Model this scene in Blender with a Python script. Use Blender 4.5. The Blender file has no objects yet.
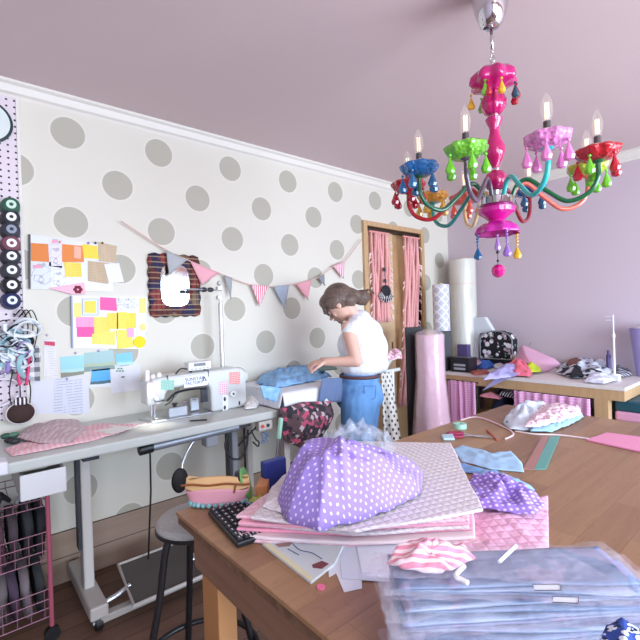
import bpy, bmesh, math, random
from math import sin, cos, pi, radians as R
from mathutils import Vector as V, Matrix, noise
random.seed(4)
S = bpy.context.scene
COL = S.collection
# ------------------------------------------------------------------ camera
H = 1.266
_y, _p, _r, FOC = .8672, -.00842, -.03135, 430.4
_f = V((cos(_y)*cos(_p), sin(_y)*cos(_p), sin(_p)))
_r0 = V((sin(_y), -cos(_y), 0)); _u0 = _r0.cross(_f)
CR = _r0*cos(_r)+_u0*sin(_r); CU = -_r0*sin(_r)+_u0*cos(_r); CF = _f
EYE = V((0, 0, H))
cd = bpy.data.cameras.new('camera'); cam = bpy.data.objects.new('camera', cd); COL.objects.link(cam)
cd.sensor_width = 36; cd.lens = 36*FOC/640; cd.clip_start = .02
cam.matrix_world = Matrix.Translation(EYE) @ Matrix((CR, CU, -CF)).transposed().to_4x4()
S.camera = cam
def ray(x, y): return CF*FOC+CR*(x-320)-CU*(y-320)
def az(x, y, z=.72): d = ray(x, y); return EYE+d*((z-H)/d.z)      # measured point on a level surface
def ay(x, y, v=2.45): d = ray(x, y); return EYE+d*(v/d.y)         # ... on the left wall
def ax(x, y, v): d = ray(x, y); return EYE+d*(v/d.x)              # ... on the back wall
def ad(x, y, d): return EYE+ray(x, y)*(d/FOC)                     # ... at a depth

# ------------------------------------------------------------------ materials
def lin(c):
    if isinstance(c, str):
        c = [int(c[i:i+2], 16)/255 for i in (0, 2, 4)]
        c = [x/12.92 if x < .04045 else ((x+.055)/1.055)**2.4 for x in c]
    return (c[0], c[1], c[2], 1)
class N:
    def __init__(s, name, rough=.6, metal=0, coord='Object'):
        s.mat = bpy.data.materials.new(name); s.mat.use_nodes = True
        s.t = s.mat.node_tree; s.b = s.t.nodes['Principled BSDF']
        s.b.inputs['Roughness'].default_value = rough; s.b.inputs['Metallic'].default_value = metal
        s.tc = s.t.nodes.new('ShaderNodeTexCoord').outputs[coord]
        sp = s.t.nodes.new('ShaderNodeSeparateXYZ'); s.t.links.new(s.tc, sp.inputs[0])
        s.x, s.y, s.z = sp.outputs
    def put(s, inp, v):
        if hasattr(v, 'is_linked'): s.t.links.new(v, inp)
        else: inp.default_value = v
    def m(s, op, a, b=None, c=None):
        n = s.t.nodes.new('ShaderNodeMath'); n.operation = op
        for i, v in enumerate((a, b, c)):
            if v is not None: s.put(n.inputs[i], v)
        return n.outputs[0]
    def noise(s, scale, detail=2, vec=None, rough=.5):
        n = s.t.nodes.new('ShaderNodeTexNoise'); s.put(n.inputs['Vector'], vec or s.tc)
        n.inputs['Scale'].default_value = scale; n.inputs['Detail'].default_value = detail; n.inputs['Roughness'].default_value = rough
        return n.outputs[0]
    def vor(s, scale, out='Distance', vec=None):
        n = s.t.nodes.new('ShaderNodeTexVoronoi'); s.put(n.inputs['Vector'], vec or s.tc); n.inputs['Scale'].default_value = scale
        return n.outputs[out]
    def mapv(s, sc):
        n = s.t.nodes.new('ShaderNodeMapping'); s.t.links.new(s.tc, n.inputs[0]); n.inputs['Scale'].default_value = sc
        return n.outputs[0]
    def comb(s, x, y, z):
        n = s.t.nodes.new('ShaderNodeCombineXYZ')
        for i, v in enumerate((x, y, z)): s.put(n.inputs[i], v)
        return n.outputs[0]
    def mix(s, f, a, b):
        n = s.t.nodes.new('ShaderNodeMix'); n.data_type = 'RGBA'
        s.put(n.inputs[0], f); s.put(n.inputs[6], lin(a) if not hasattr(a, 'is_linked') else a); s.put(n.inputs[7], lin(b) if not hasattr(b, 'is_linked') else b)
        return n.outputs[2]
    def color(s, c): s.put(s.b.inputs['Base Color'], c if hasattr(c, 'is_linked') else lin(c)); return s
    def bump(s, h, strength=.3, dist=.01):
        n = s.t.nodes.new('ShaderNodeBump'); n.inputs['Strength'].default_value = strength; n.inputs['Distance'].default_value = dist
        s.put(n.inputs['Height'], h); s.t.links.new(n.outputs[0], s.b.inputs['Normal']); return s
    def lt(s, a, b): return s.m('LESS_THAN', a, b)
    def gt(s, a, b): return s.m('GREATER_THAN', a, b)
    def cell(s, a, p, off=0): return s.m('SUBTRACT', s.m('FRACT', s.m('ADD', s.m('DIVIDE', a, p), 100.5+off)), .5)   # -.5...5 about a multiple of p
    def dots(s, a, b, pa, pb, r, oa=0, ob=0):     # smallest distance to a staggered lattice
        def d(o):
            u = s.m('MULTIPLY', s.cell(a, pa, oa+o), pa); v = s.m('MULTIPLY', s.cell(b, pb, ob+o), pb)
            return s.m('SQRT', s.m('ADD', s.m('MULTIPLY', u, u), s.m('MULTIPLY', v, v)))
        return s.m('MINIMUM', d(0), d(.5))
MC = {}
def P(col, rough=.6, metal=0, var=.0, nb=0, ns=120):
    k = ('P', str(col), rough, metal, var, nb, ns)
    if k in MC: return MC[k]
    n = N('paint', rough, metal)
    if var: 
        c = lin(col); n.color(n.mix(n.noise(9, 3), tuple(x*(1-var) for x in c[:3]), tuple(min(1, x*(1+var)) for x in c[:3])))
    else: n.color(col)
    if nb: n.bump(n.noise(ns, 2), nb, .004)
    MC[k] = n.mat; return n.mat
def F(col, rough=.85): return P(col, rough, 0, .08, .25, 220)     # woven cloth
def polka(a, b, p, r, uv='UV'):
    n = N('polka_cloth', .8, coord=uv); d = n.dots(n.x, n.y, p, p, r)
    n.color(n.mix(n.lt(d, r), a, b)); n.bump(n.noise(300), .15, .002); return n.mat
def stripes(a, b, p, duty=.5, axis='x', uv='UV', rough=.8):
    n = N('striped_cloth', rough, coord=uv); f = n.m('FRACT', n.m('ADD', n.m('DIVIDE', getattr(n, axis), p), 100))
    n.color(n.mix(n.lt(f, duty), a, b)); n.bump(n.noise(300), .15, .002); return n.mat
def gingham(a, b, p, ax1='x', ax2='y', uv='UV', lo=.5):
    n = N('gingham_cloth', .85, coord=uv)
    f = n.lt(n.m('FRACT', n.m('ADD', n.m('DIVIDE', getattr(n, ax1), p), 100)), lo)
    g = n.lt(n.m('FRACT', n.m('ADD', n.m('DIVIDE', getattr(n, ax2), p), 100)), lo)
    n.color(n.mix(n.m('MULTIPLY', n.m('ADD', f, g), .5), a, b)); return n.mat
def quilt(a, b, p, uv='UV', bs=.7):
    n = N('quilted_cloth', .8, coord=uv)
    u = n.m('ABSOLUTE', n.m('SINE', n.m('MULTIPLY', n.x, pi/p)))
    v = n.m('ABSOLUTE', n.m('SINE', n.m('MULTIPLY', n.y, pi/p)))
    h = n.m('SQRT', n.m('MINIMUM', u, v)); n.color(n.mix(n.lt(h, .38), a, b)); n.bump(h, bs, .008); return n.mat
def floral(a, cols, s, uv='UV', thr=.42, rough=.8):
    n = N('patterned_cloth', rough, coord=uv)
    c = a; d = n.vor(s); nn = n.noise(s*.9, 2)
    c = n.mix(n.lt(d, thr), a, cols[0])
    for i, k in enumerate(cols[1:]):
        c = n.mix(n.m('MULTIPLY', n.lt(n.vor(s*(1.3+.5*i)), thr*.9), n.gt(nn, .5)), c, k)
    n.color(c); return n.mat
def film(tint='dfe6f2', a=.25, rough=.12, bs=.5, sc=25):           # clear or cloudy plastic film
    n = N('plastic_film', rough); n.color(tint); n.bump(n.noise(sc, 4), bs, .02)
    n.b.inputs['Alpha'].default_value = a; return n.mat
def glass(tint='ffffff', a=.15):
    n = N('clear_glass', .03); n.color(tint); n.b.inputs['Alpha'].default_value = a; return n.mat
def gloss(col, a=1.0, rough=.12):                                  # coloured glass / acrylic
    k = ('G', col, a, rough)
    if k not in MC:
        n = N('coloured_acrylic', rough); n.color(col); n.b.inputs['Alpha'].default_value = a
        n.b.inputs['Coat Weight'].default_value = .6; MC[k] = n.mat
    return MC[k]

# ------------------------------------------------------------------ mesh building
ORG = {}
def org(o): return ORG.get(o.name, V((0, 0, 0)))
def props(o, label=None, cat=None, group=None, kind=None, **_):
    for k, v in (('label', label), ('category', cat), ('group', group), ('kind', kind)):
        if v: o[k] = v
    return o
def thing(name, label, cat, loc=(0, 0, 0), group=None, rz=0):
    o = bpy.data.objects.new(name, None); o.empty_display_size = .05; COL.objects.link(o)
    o.location = loc; o.rotation_euler = (0, 0, rz); ORG[o.name] = V(loc) if not rz else V((0, 0, 0))
    return props(o, label, cat, group)
class B:
    def __init__(s): s.m = bmesh.new(); s.uv = None
    def _add(s, vs, fs):
        v = [s.m.verts.new(p) for p in vs]
        for f in fs:
            try: s.m.faces.new([v[i] for i in f])
            except ValueError: pass
        return s
    def box(s, c, d, rot=None):
        c = V(c); pts = [V((sx*d[0]/2, sy*d[1]/2, sz*d[2]/2)) for sz in (-1, 1) for sy in (-1, 1) for sx in (-1, 1)]
        if rot is not None:
            mt = rot if isinstance(rot, Matrix) else Matrix.Rotation(rot, 3, 'Z')
            pts = [mt @ p for p in pts]
        return s._add([c+p for p in pts], [(0, 2, 3, 1), (4, 5, 7, 6), (0, 1, 5, 4), (2, 6, 7, 3), (0, 4, 6, 2), (1, 3, 7, 5)])
    def bb(s, a, b): return s.box([(a[i]+b[i])/2 for i in range(3)], [abs(b[i]-a[i]) for i in range(3)])
    def tube(s, pts, r, seg=10, closed=False, flat=1.0):
        pts = [V(p) for p in pts]; n = len(pts); rr = r if isinstance(r, (list, tuple)) else [r]*n
        ref = V((0, 0, 1)); rings = []; pn = None
        for i, p in enumerate(pts):
            t = (pts[(i+1) % n]-pts[i-1]) if closed else (pts[min(i+1, n-1)]-pts[max(i-1, 0)])
            t.normalize()
            if pn is None:
                u = t.cross(ref)
                if u.length < .1: u = t.cross(V((1, 0, 0)))
                u.normalize()
            else:
                u = pn-t*pn.dot(t)
                u = u.normalized() if u.length > 1e-6 else t.orthogonal().normalized()
            pn = u; w = t.cross(u)
            rings.append([s.m.verts.new(p+(u*cos(2*pi*k/seg)+w*flat*sin(2*pi*k/seg))*rr[i]) for k in range(seg)])
        m = n if closed else n-1
        for i in range(m):
            a, b = rings[i], rings[(i+1) % n]
            for k in range(seg): s.m.faces.new((a[k], a[(k+1) % seg], b[(k+1) % seg], b[k]))
        if not closed: s.m.faces.new(rings[0][::-1]); s.m.faces.new(rings[-1])
        return s
    def lathe(s, prof, c=(0, 0, 0), axis=(0, 0, 1), seg=24, ripple=0, nr=8):   # prof: (radius, height)
        q = V((0, 0, 1)).rotation_difference(V(axis).normalized()); c = V(c); rings = []
        for (r, h) in prof:
            rings.append([s.m.verts.new(c+q @ V((r*(1+ripple*cos(nr*2*pi*k/seg))*cos(2*pi*k/seg), r*(1+ripple*cos(nr*2*pi*k/seg))*sin(2*pi*k/seg), h))) for k in range(seg)])
        for a, b in zip(rings, rings[1:]):
            for k in range(seg): s.m.faces.new((a[k], a[(k+1) % seg], b[(k+1) % seg], b[k]))
        if prof[0][0] > 1e-5: s.m.faces.new(rings[0][::-1])
        if prof[-1][0] > 1e-5: s.m.faces.new(rings[-1])
        return s
    def ball(s, c, r, sc=(1, 1, 1), seg=12, rot=None):
        c = V(c); m = Matrix.Diagonal(V(sc)*r).to_4x4()
        if rot is not None: m = rot.to_4x4() @ m
        bmesh.ops.create_uvsphere(s.m, u_segments=seg, v_segments=max(6, seg*2//3), radius=1, matrix=Matrix.Translation(c) @ m); return s
    def prism(s, pts, ext):
        pts = [V(p) for p in pts]; e = V(ext); n = len(pts)
        a = [s.m.verts.new(p) for p in pts]; b = [s.m.verts.new(p+e) for p in pts]
        s.m.faces.new(a); s.m.faces.new(b[::-1])
        for i in range(n): s.m.faces.new((a[i], b[i], b[(i+1) % n], a[(i+1) % n]))
        return s
    def grid(s, fn, nu, nv, uvf=None):          # fn(i/nu, j/nv) -> point
        vs = [[s.m.verts.new(fn(i/nu, j/nv)) for j in range(nv+1)] for i in range(nu+1)]
        if uvf and s.uv is None: s.uv = s.m.loops.layers.uv.new('UVMap')
        for i in range(nu):
            for j in range(nv):
                f = s.m.faces.new((vs[i][j], vs[i+1][j], vs[i+1][j+1], vs[i][j+1]))
                if uvf:
                    for l, (a, b) in zip(f.loops, ((i, j), (i+1, j), (i+1, j+1), (i, j+1))): l[s.uv].uv = uvf(a/nu, b/nv)
        return s
    def build(s, name, mat, parent=None, smooth=False, bevel=0, solid=0, sub=0, origin=None, merge=False, **kw):
        if merge: bmesh.ops.remove_doubles(s.m, verts=s.m.verts, dist=1e-5)
        if not solid: bmesh.ops.recalc_face_normals(s.m, faces=s.m.faces)
        if parent is not None: o0 = org(parent)
        elif origin is not None: o0 = V(origin)
        else:
            n = len(s.m.verts); o0 = V((sum(v.co.x for v in s.m.verts)/n, sum(v.co.y for v in s.m.verts)/n, min(v.co.z for v in s.m.verts)))
        for v in s.m.verts: v.co -= o0
        me = bpy.data.meshes.new(name); s.m.to_mesh(me); s.m.free()
        if smooth:
            for p in me.polygons: p.use_smooth = True
            if smooth == 2: me.set_sharp_from_angle(angle=R(38))
        for q in (mat if isinstance(mat, list) else [mat]): me.materials.append(q)
        o = bpy.data.objects.new(name, me); COL.objects.link(o)
        if solid and mat is not None and not (hasattr(mat, 'name') and mat.name.startswith('plastic_film')): md = o.modifiers.new('thickness', 'SOLIDIFY'); md.thickness = solid; md.offset = 0
        if bevel: md = o.modifiers.new('bevel', 'BEVEL'); md.width = bevel; md.segments = 2; md.limit_method = 'ANGLE'
        if sub: md = o.modifiers.new('smooth', 'SUBSURF'); md.levels = sub; md.render_levels = sub
        if parent is not None: o.parent = parent; ORG[o.name] = o0
        else: o.location = o0; ORG[o.name] = o0
        return props(o, **kw)
def struct(name, b, mat, **k): return b.build(name, mat, kind='structure', **k)
def copy_tree(o, parent=None):
    c = o.copy(); COL.objects.link(c); c.parent = parent; ORG[c.name] = org(o)
    for ch in [x for x in bpy.data.objects if x.parent == o and x != c]: copy_tree(ch, c)
    return c
def bez(pts, n=8):                               # Catmull-Rom through points
    P_ = [V(p) for p in pts]; P_ = [P_[0]*2-P_[1]]+P_+[P_[-1]*2-P_[-2]]; out = []
    for i in range(1, len(P_)-2):
        for k in range(n):
            t = k/n; a, b, c, d = P_[i-1:i+3]
            out.append(.5*((2*b)+(c-a)*t+(2*a-5*b+4*c-d)*t*t+(-a+3*b-3*c+d)*t**3))
    out.append(P_[-2]); return out
def cloth(name, outline, mat, z0, top=0, fold=.006, freq=14, seed=0, radial=0, nf=7, solid=.002, rings=22, seg=110, peak=None, curve=1.3, parent=None, uvr=0, wav=0, **kw):
    """fabric lying on a level surface: star-shaped outline, raised to `top` in the middle with folds"""
    pts = [V((p[0], p[1], 0)) for p in outline]; n = len(pts)
    c = V((peak[0], peak[1], 0)) if peak else sum(pts, V((0, 0, 0)))/n
    per = sum((pts[(i+1) % n]-pts[i]).length for i in range(n)); bd = []
    for i in range(n):
        a, b_ = pts[i], pts[(i+1) % n]; k = max(1, round(seg*(b_-a).length/per))
        bd += [a.lerp(b_, j/k) for j in range(k)]
    m = len(bd); off = V((seed*3.7, seed*1.9, seed*.7)); B_ = B(); B_.uv = B_.m.loops.layers.uv.new('UVMap')
    def pos(t, k):
        b = bd[k % m]; p = c+(b-c)*t; th = 2*pi*(k % m)/m
        if wav: p = p+(b-c).normalized()*wav*t*noise.noise(V((th*2.1, seed, 1)))
        h = top*(1-t**curve)
        if radial: h *= 1+radial*cos(nf*th+seed+2.5*noise.noise(p*5+off))*min(1, t*3)
        nz = 1-2*abs(noise.noise(p*freq+off)); n2 = noise.noise(p*freq*2.3+off)
        e = fold*(.65*nz+.5*n2+.35)*min(1, (1-t)*6+.35)
        return V((p.x, p.y, z0+.0012+max(0, h+e)))
    cen = B_.m.verts.new(pos(0, 0)); grid = [[B_.m.verts.new(pos((r+1)/rings, k)) for k in range(m)] for r in range(rings)]
    ca, sa = cos(uvr), sin(uvr)
    def uv(f):
        for l in f.loops:
            q = l.vert.co; zz = (q.z-z0)*.8
            l[B_.uv].uv = (q.x*ca-q.y*sa+zz, q.x*sa+q.y*ca+zz*.5)
    for k in range(m): uv(B_.m.faces.new((cen, grid[0][k], grid[0][(k+1) % m])))
    for r in range(rings-1):
        for k in range(m): uv(B_.m.faces.new((grid[r][k], grid[r+1][k], grid[r+1][(k+1) % m], grid[r][(k+1) % m])))
    return B_.build(name, mat, parent, smooth=True, solid=solid, **kw)
def slab(name, outline, z0, th, mat, parent=None, bevel=None, uvr=0, jit=0, **kw):
    b = B(); b.prism([V((p[0]+random.uniform(-jit, jit), p[1]+random.uniform(-jit, jit), z0)) for p in outline], (0, 0, th))
    b.uv = b.m.loops.layers.uv.new('UVMap'); ca, sa = cos(uvr), sin(uvr)
    for f in b.m.faces:
        for l in f.loops: q = l.vert.co; l[b.uv].uv = (q.x*ca-q.y*sa+q.z, q.x*sa+q.y*ca+q.z)
    return b.build(name, mat, parent, bevel=th*.45 if bevel is None else bevel, **kw)
def blob(name, shapes, mat, parent, vox=.006, it=6, **kw):
    """one continuous surface: tapered capsules ('c',p,q,r1,r2), ellipsoids ('e',c,(rx,ry,rz),rot) fused and smoothed"""
    b = B()
    for s in shapes:
        if s[0] == 'c':
            p, q = V(s[1]), V(s[2]); d = (q-p).length; k = max(2, int(d/.012)); 
            b.tube([p.lerp(q, i/k) for i in range(k+1)], [s[3]+(s[4]-s[3])*i/k for i in range(k+1)], 16)
            b.ball(p, s[3], seg=16); b.ball(q, s[4], seg=16)
        else: b.ball(s[1], 1, s[2], 24, s[3] if len(s) > 3 else None)
    o = b.build(name, mat, parent, smooth=True, **kw)
    md = o.modifiers.new('fuse', 'REMESH'); md.mode = 'VOXEL'; md.voxel_size = vox; md.use_smooth_shade = True
    md = o.modifiers.new('relax', 'SMOOTH'); md.iterations = it; md.factor = .6
    return o
# ================================================================== the room
YL, XB, HC, YR, XF = 2.45, 3.79, 2.40, -2.3, -2.4
# wallpaper with big dots: a staggered lattice measured on the wall
n = N('dotted_wallpaper', .75)
d = n.dots(n.x, n.z, .4535, .4474, .077, -.461/.4535+.5, -2.225/.4474+.5)
base = n.mix(n.noise(3, 2), 'dcd9cb', 'e0ddcf')
halo = n.mix(n.m('MULTIPLY', n.lt(d, .086), .35), base, 'e8e6dc')
dot = n.mix(n.noise(160, 2), 'b2af9f', 'bab7a8')
n.color(n.mix(n.lt(d, .0765), halo, dot)); n.bump(n.noise(260, 2), .12, .003); M_PAPER = n.mat
n = N('mauve_plaster', .85); n.color(n.mix(n.noise(1.5, 3), 'd4c2c4', 'd8c6c8')); n.bump(n.noise(90, 3), .1, .003); M_CEIL = n.mat
n = N('pink_plaster', .85); n.color(n.mix(n.noise(1.2, 3), 'cdbfc8', 'd1c3cc')); n.bump(n.noise(90, 3), .12, .003); M_PINK = n.mat
n = N('floor_boards', .5)
v = n.mapv((.8, 9, 1)); row = n.m('FLOOR', n.m('DIVIDE', n.y, .11))
c = n.mix(n.noise(3, 4, v), '6b4f42', '8a6a58')
c = n.mix(n.m('MULTIPLY', n.m('FRACT', n.m('MULTIPLY', row, .618)), .4), c, '4c382f')
gap = n.lt(n.m('FRACT', n.m('DIVIDE', n.y, .11)), .03)
n.color(n.mix(gap, c, '2a1e18')); M_FLOOR = n.mat
n = N('wood_plinth', .6)
c = n.mix(n.noise(3, 4, n.mapv((1, 1, 12))), '8d7868', 'a58f7d')
n.color(n.mix(n.lt(n.m('FRACT', n.m('DIVIDE', n.z, .1251)), .035), c, '42352c')); M_PLINTH = n.mat
M_WHITE = P('e8e8e4', .5, 0, .02)
b = B(); b.bb((XF, YR, -.06), (XB, YL, 0)); struct('floor', b, M_FLOOR)
b = B(); b.bb((XF-.1, YR-.1, HC), (XB+.1, YL+.1, HC+.08)); struct('ceiling', b, M_CEIL)
# left wall, with the door opening
DX0, DX1, DZ = 2.60, 3.32, 2.0
b = B(); b.bb((XF, YL, 0), (DX0, YL+.1, HC)); b.bb((DX1, YL, 0), (XB+.1, YL+.1, HC)); b.bb((DX0, YL, DZ), (DX1, YL+.1, HC))
struct('wall_left', b, M_PAPER, origin=(0, 0, 0))
b = B(); b.bb((XB, YR, 0), (XB+.1, YL, HC)); struct('wall_back', b, M_PINK)
b = B(); b.bb((XF-.1, YR, 0), (XF, YL+.1, HC)); struct('wall_front', b, M_PINK)
# right wall with two wide windows behind the photographer
WINS = [(-1.6, .6, .8, 2.1), (1.1, 3.4, .1, 2.1)]
b = B(); b.bb((XF, YR-.1, 0), (1.1, YR, .8)); b.bb((1.1, YR-.1, 0), (3.4, YR, .1)); b.bb((3.4, YR-.1, 0), (XB+.1, YR, .8)); b.bb((XF, YR-.1, 2.1), (XB+.1, YR, HC))
b.bb((XF, YR-.1, .8), (-1.6, YR, 2.1)); b.bb((.6, YR-.1, .8), (1.1, YR, 2.1)); b.bb((3.4, YR-.1, .8), (XB+.1, YR, 2.1))
struct('wall_right', b, M_PINK)
for i, (x0, x1, z0, z1) in enumerate(WINS):
    b = B(); w = .045
    for xx in (x0, (x0+x1)/2-w/2, x1-w): b.bb((xx, YR-.07, z0), (xx+w, YR-.02, z1))
    b.bb((x0+w, YR-.07, z0), (x1-w, YR-.02, z0+w)); b.bb((x0+w, YR-.07, z1-w), (x1-w, YR-.02, z1))
    o = struct('window_%d' % (i+1), b, M_WHITE)
    for nm_, tilt, en, colr in (('sky_daylight', 58, 138, (.46, .70, 1.0)), ('ground_daylight', 118, 74, (1.0, .87, .76))):
        l = bpy.data.lights.new(nm_, 'AREA'); l.shape = 'RECTANGLE'; l.size = x1-x0; l.size_y = z1-z0
        l.energy = en*(.45 if i == 0 else 1); l.color = colr; lo = bpy.data.objects.new(nm_, l); COL.objects.link(lo)
        lo.location = ((x0+x1)/2, YR-.12+(.0 if tilt < 90 else .01), (z0+z1)/2); lo.rotation_euler = (R(tilt), 0, 0)
def crown(name, a, b_, inward):
    # cornice: small two-step moulding
    a, b_, i = V(a), V(b_), V(inward); z = V((0, 0, 1)); q = B()
    prof = [(0, 0), (.045, 0), (.045, -.012), (.03, -.02), (.022, -.05), (.008, -.058), (0, -.07)]
    q.prism([a+i*p+z*h for p, h in prof], b_-a); return struct(name, q, P('e6e3da', .5))
crown('trim_1', (XF, YL, HC), (XB-.046, YL, HC), (0, -1, 0))
crown('trim_2', (XB, YL, HC), (XB, YR, HC), (-1, 0, 0))
b = B(); b.bb((XF, YL-.018, 0), (DX0-.05, YL, .2502)); struct('baseboard_left', b, M_PLINTH, bevel=.003, origin=(0, 0, 0))
b = B(); b.bb((XB-.012, YR, 0), (XB, YL-.0, .07)); struct('baseboard_back', b, M_WHITE)
# doorway: light wood frame, sliding door leaf set back
M_LWOOD = N('light_wood', .5); M_LWOOD.color(M_LWOOD.mix(M_LWOOD.noise(4, 4, M_LWOOD.mapv((14, 14, 1.2))), 'b8946a', 'd3b286')); M_LWOOD = M_LWOOD.mat
b = B(); b.bb((DX0-.045, YL-.025, 0), (DX0, YL+.1, DZ+.04)); b.bb((DX1, YL-.025, 0), (DX1+.045, YL+.1, DZ+.04)); b.bb((DX0, YL-.025, DZ), (DX1, YL+.1, DZ+.04))
fr = struct('door_1', b, M_LWOOD, bevel=.004, origin=(DX0, YL, 0))
b = B(); b.bb((DX0, YL+.055, 0), (DX0+.40, YL+.085, DZ-.02)); b.build('door_leaf', P('d8bc94', .45, 0, .06), fr)
b = B(); b.bb((DX0+.40, YL+.07, 0), (DX1, YL+.1, DZ-.02)); b.build('door_leaf', P('bd9a70', .45, 0, .06), fr)
b = B(); b.bb((DX0, YL+.02, DZ-.02), (DX1, YL+.09, DZ)); b.build('door_track', P('3a2a22', .5), fr)
b = B(); b.box((DX0+.36, YL+.053, .95), (.018, .006, .14)); b.build('door_handle', P('6b5236', .3, .6), fr, bevel=.002)
# pink fringed curtains in the doorway, one on each side
def fringe_curtain(x0, x1, z1, seed, label, lean=0):
    r = random.Random(seed); t = thing('fringed_curtain', label, 'curtain', (x0, YL-.03, 0), 'pink fringed curtains in the doorway')
    b = B(); k = 7
    for i in range(k):
        x = x0+(x1-x0)*(i+.5)/k; y = YL-.018
        pts = [V((x-lean*((DZ-z)/1.5)**2+.008*sin(z*9+i*2)+r.uniform(-.004, .004), y-.006*(i % 2), DZ-.05-(DZ-.05-z1)*j/14)) for j, z in enumerate([DZ-(DZ-z1)*q/14 for q in range(15)])]
        b.tube(pts, (x1-x0)/k*.62, 8, flat=.45)
    b.build('curtain_strands', M_CURT, t, smooth=True)
    b = B(); b.tube([(x0-.012, YL-.02, DZ-.045), (x1+.012, YL-.02, DZ-.045)], .009, 10); b.build('heading', P('e7a09a', .8), t)
    for i in range(34):
        b = B(); z = r.uniform(z1, DZ-.1); s_ = r.choice((-1, 1)); x = (x0 if s_ < 0 else x1)-lean*((DZ-z)/1.5)**2
        b.tube([(x, YL-.025, z), (x+s_*r.uniform(.012, .03), YL-.03, z-.012), (x+s_*r.uniform(.01, .035), YL-.032, z-.04)], [.006, .007, .002], 6)
        b.build('tassel', P('f4dcd4', .85), t, smooth=True)
n = N('pink_ruffle', .85); n.color(n.mix(n.noise(40, 3), 'ee9c9e', 'f8cdc6')); M_CURT = n.mat
fringe_curtain(2.63, 2.86, 1.2, 3, 'pink fringed curtain bunched at left side of doorway')
fringe_curtain(3.07, 3.28, .45, 5, 'pink fringed curtain bunched at right side of doorway', .13)
# black charm with a white fringe
q = ay(386, 291, YL-.06)
t = thing('hanging_charm', 'black round hanging charm with white striped fringe in doorway', 'charm', q)
b = B(); b.ball(q, 1, (.062, .012, .05), 16); b.build('disc', P('1a1a22', .7), t, smooth=True)
b = B()
for i in range(9):
    a = R(200+i*17); p0 = q+V((cos(a)*.055, 0, sin(a)*.043)); b.tube([p0, p0+V((cos(a)*.045, 0, sin(a)*.04-.015))], .008, 6)
b.build('fringe', stripes('f0eeee', '22222a', .012, .6, 'x', 'Object'), t)
b = B(); b.tube([q+V((0, 0, .04)), q+V((-.008, 0, .10)), q+V((-.012, 0, .165))], .003, 6); b.ball(q+V((-.006, 0, .085)), .014, (1, .6, 1.4))
b.lathe([(.016, -.002), (.018, 0), (.016, .002)], q+V((-.012, 0, .18)), (0, 1, 0), 16); b.build('cord', P('33313a', .6), t)

# ------------------------------------------------------------------ pegboard and what hangs on it
n = N('pegboard', .6); dx = n.m('MULTIPLY', n.cell(n.x, .030), .030); dz = n.m('MULTIPLY', n.cell(n.z, .030), .030)
dd = n.m('SQRT', n.m('ADD', n.m('MULTIPLY', dx, dx), n.m('MULTIPLY', dz, dz))); n.color(n.mix(n.lt(dd, .0048), 'e2d6dc', '2e2428')); M_PEG = n.mat
b = B(); b.bb((-.55, YL-.022, .84), (.245, YL-.001, HC-.075))
t = b.build('pegboard', M_PEG, label='pale pink pegboard with black holes fixed at left edge of dotted wall', cat='pegboard', origin=(0, YL, 0))
b = B(); b.bb((.2455, YL-.026, .84), (.258, YL-.001, HC-.075)); b.build('edge_strip', P('e6e2dc', .5), t)
# thread cones seen end-on
def make_cone():
    t = thing('thread_cone', 'x', 'thread', (0, 0, 0))
    b = B(); b.lathe([(.004, 0), (.040, 0), (.040, .012), (.034, .075), (.024, .082), (.012, .083)], (0, 0, 0), (0, -1, 0), 24); b.build('wound_thread', P('1b1e24', .7), t, smooth=2)
    b = B(); b.lathe([(.019, .080), (.019, .090), (.008, .090), (.008, .078)], (0, 0, 0), (0, -1, 0), 20); b.build('core', P('e8ecea', .5), t, smooth=2)
    return t
cone = make_cone(); first = True
specs = [(208, '2c5a46', 'green', 'c9e6d2', 'the top one of the right column'), (220, '23262e', 'black', 'f0f2f2', 'second from the top'), (232, '30343f', 'charcoal', '8f97a8', 'third from the top, grey core'),
         (245.5, '7d4a58', 'dusty rose', 'f2f2f2', 'fourth from the top'), (258, '2a2d33', 'dark grey', 'eceef0', 'fifth from the top'), (271.5, '33363b', 'slate grey', 'eceef0', 'sixth from the top'),
         (286, '17181c', 'jet black', 'f4f4f4', 'seventh from the top'), (301, '1c2450', 'navy blue', 'dfe6ea', 'at the bottom of the column')]
for col in range(2):
    for i, (py, c1, nm, c2, where) in enumerate(specs):
        if col == 1 and i in (0, 1, 6, 7): continue
        o = cone if first else copy_tree(cone); first = False
        p = ay(9.5+i*.15, py, YL-.03); o.location = V((p.x-.125*col, YL-.022, p.z+(.02 if col else 0))); o['label'] = ('%s thread cone on pegboard, %s' % (nm, where)) if col == 0 else 'dark %s thread cone cut off by the left edge of photo' % nm
        o['category'] = 'thread'; o['group'] = 'thread cones on the pegboard'
        for ch in [x for x in bpy.data.objects if x.parent == o]:
            k = ch.name.startswith('core'); ch.data = ch.data.copy(); ch.data.materials[0] = P(c2 if k else (c1 if col == 0 else '17181f'), .6)
# embroidery hoop
p = ay(-14, 120, YL-.03); q = B(); q.tube([p+V((cos(a)*.093, 0, sin(a)*.093)) for a in [2*pi*i/40 for i in range(40)]], .0065, 8, closed=True)
t = q.build('embroidery_hoop', P('1c3a3c', .4), smooth=True, label='dark teal round embroidery hoop high on the pegboard', cat='hoop')
b = B(); b.lathe([(.088, 0), (.088, .004)], p, (0, -1, 0), 40); b.build('hoop_cloth', P('dce6e2', .8), t)
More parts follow.
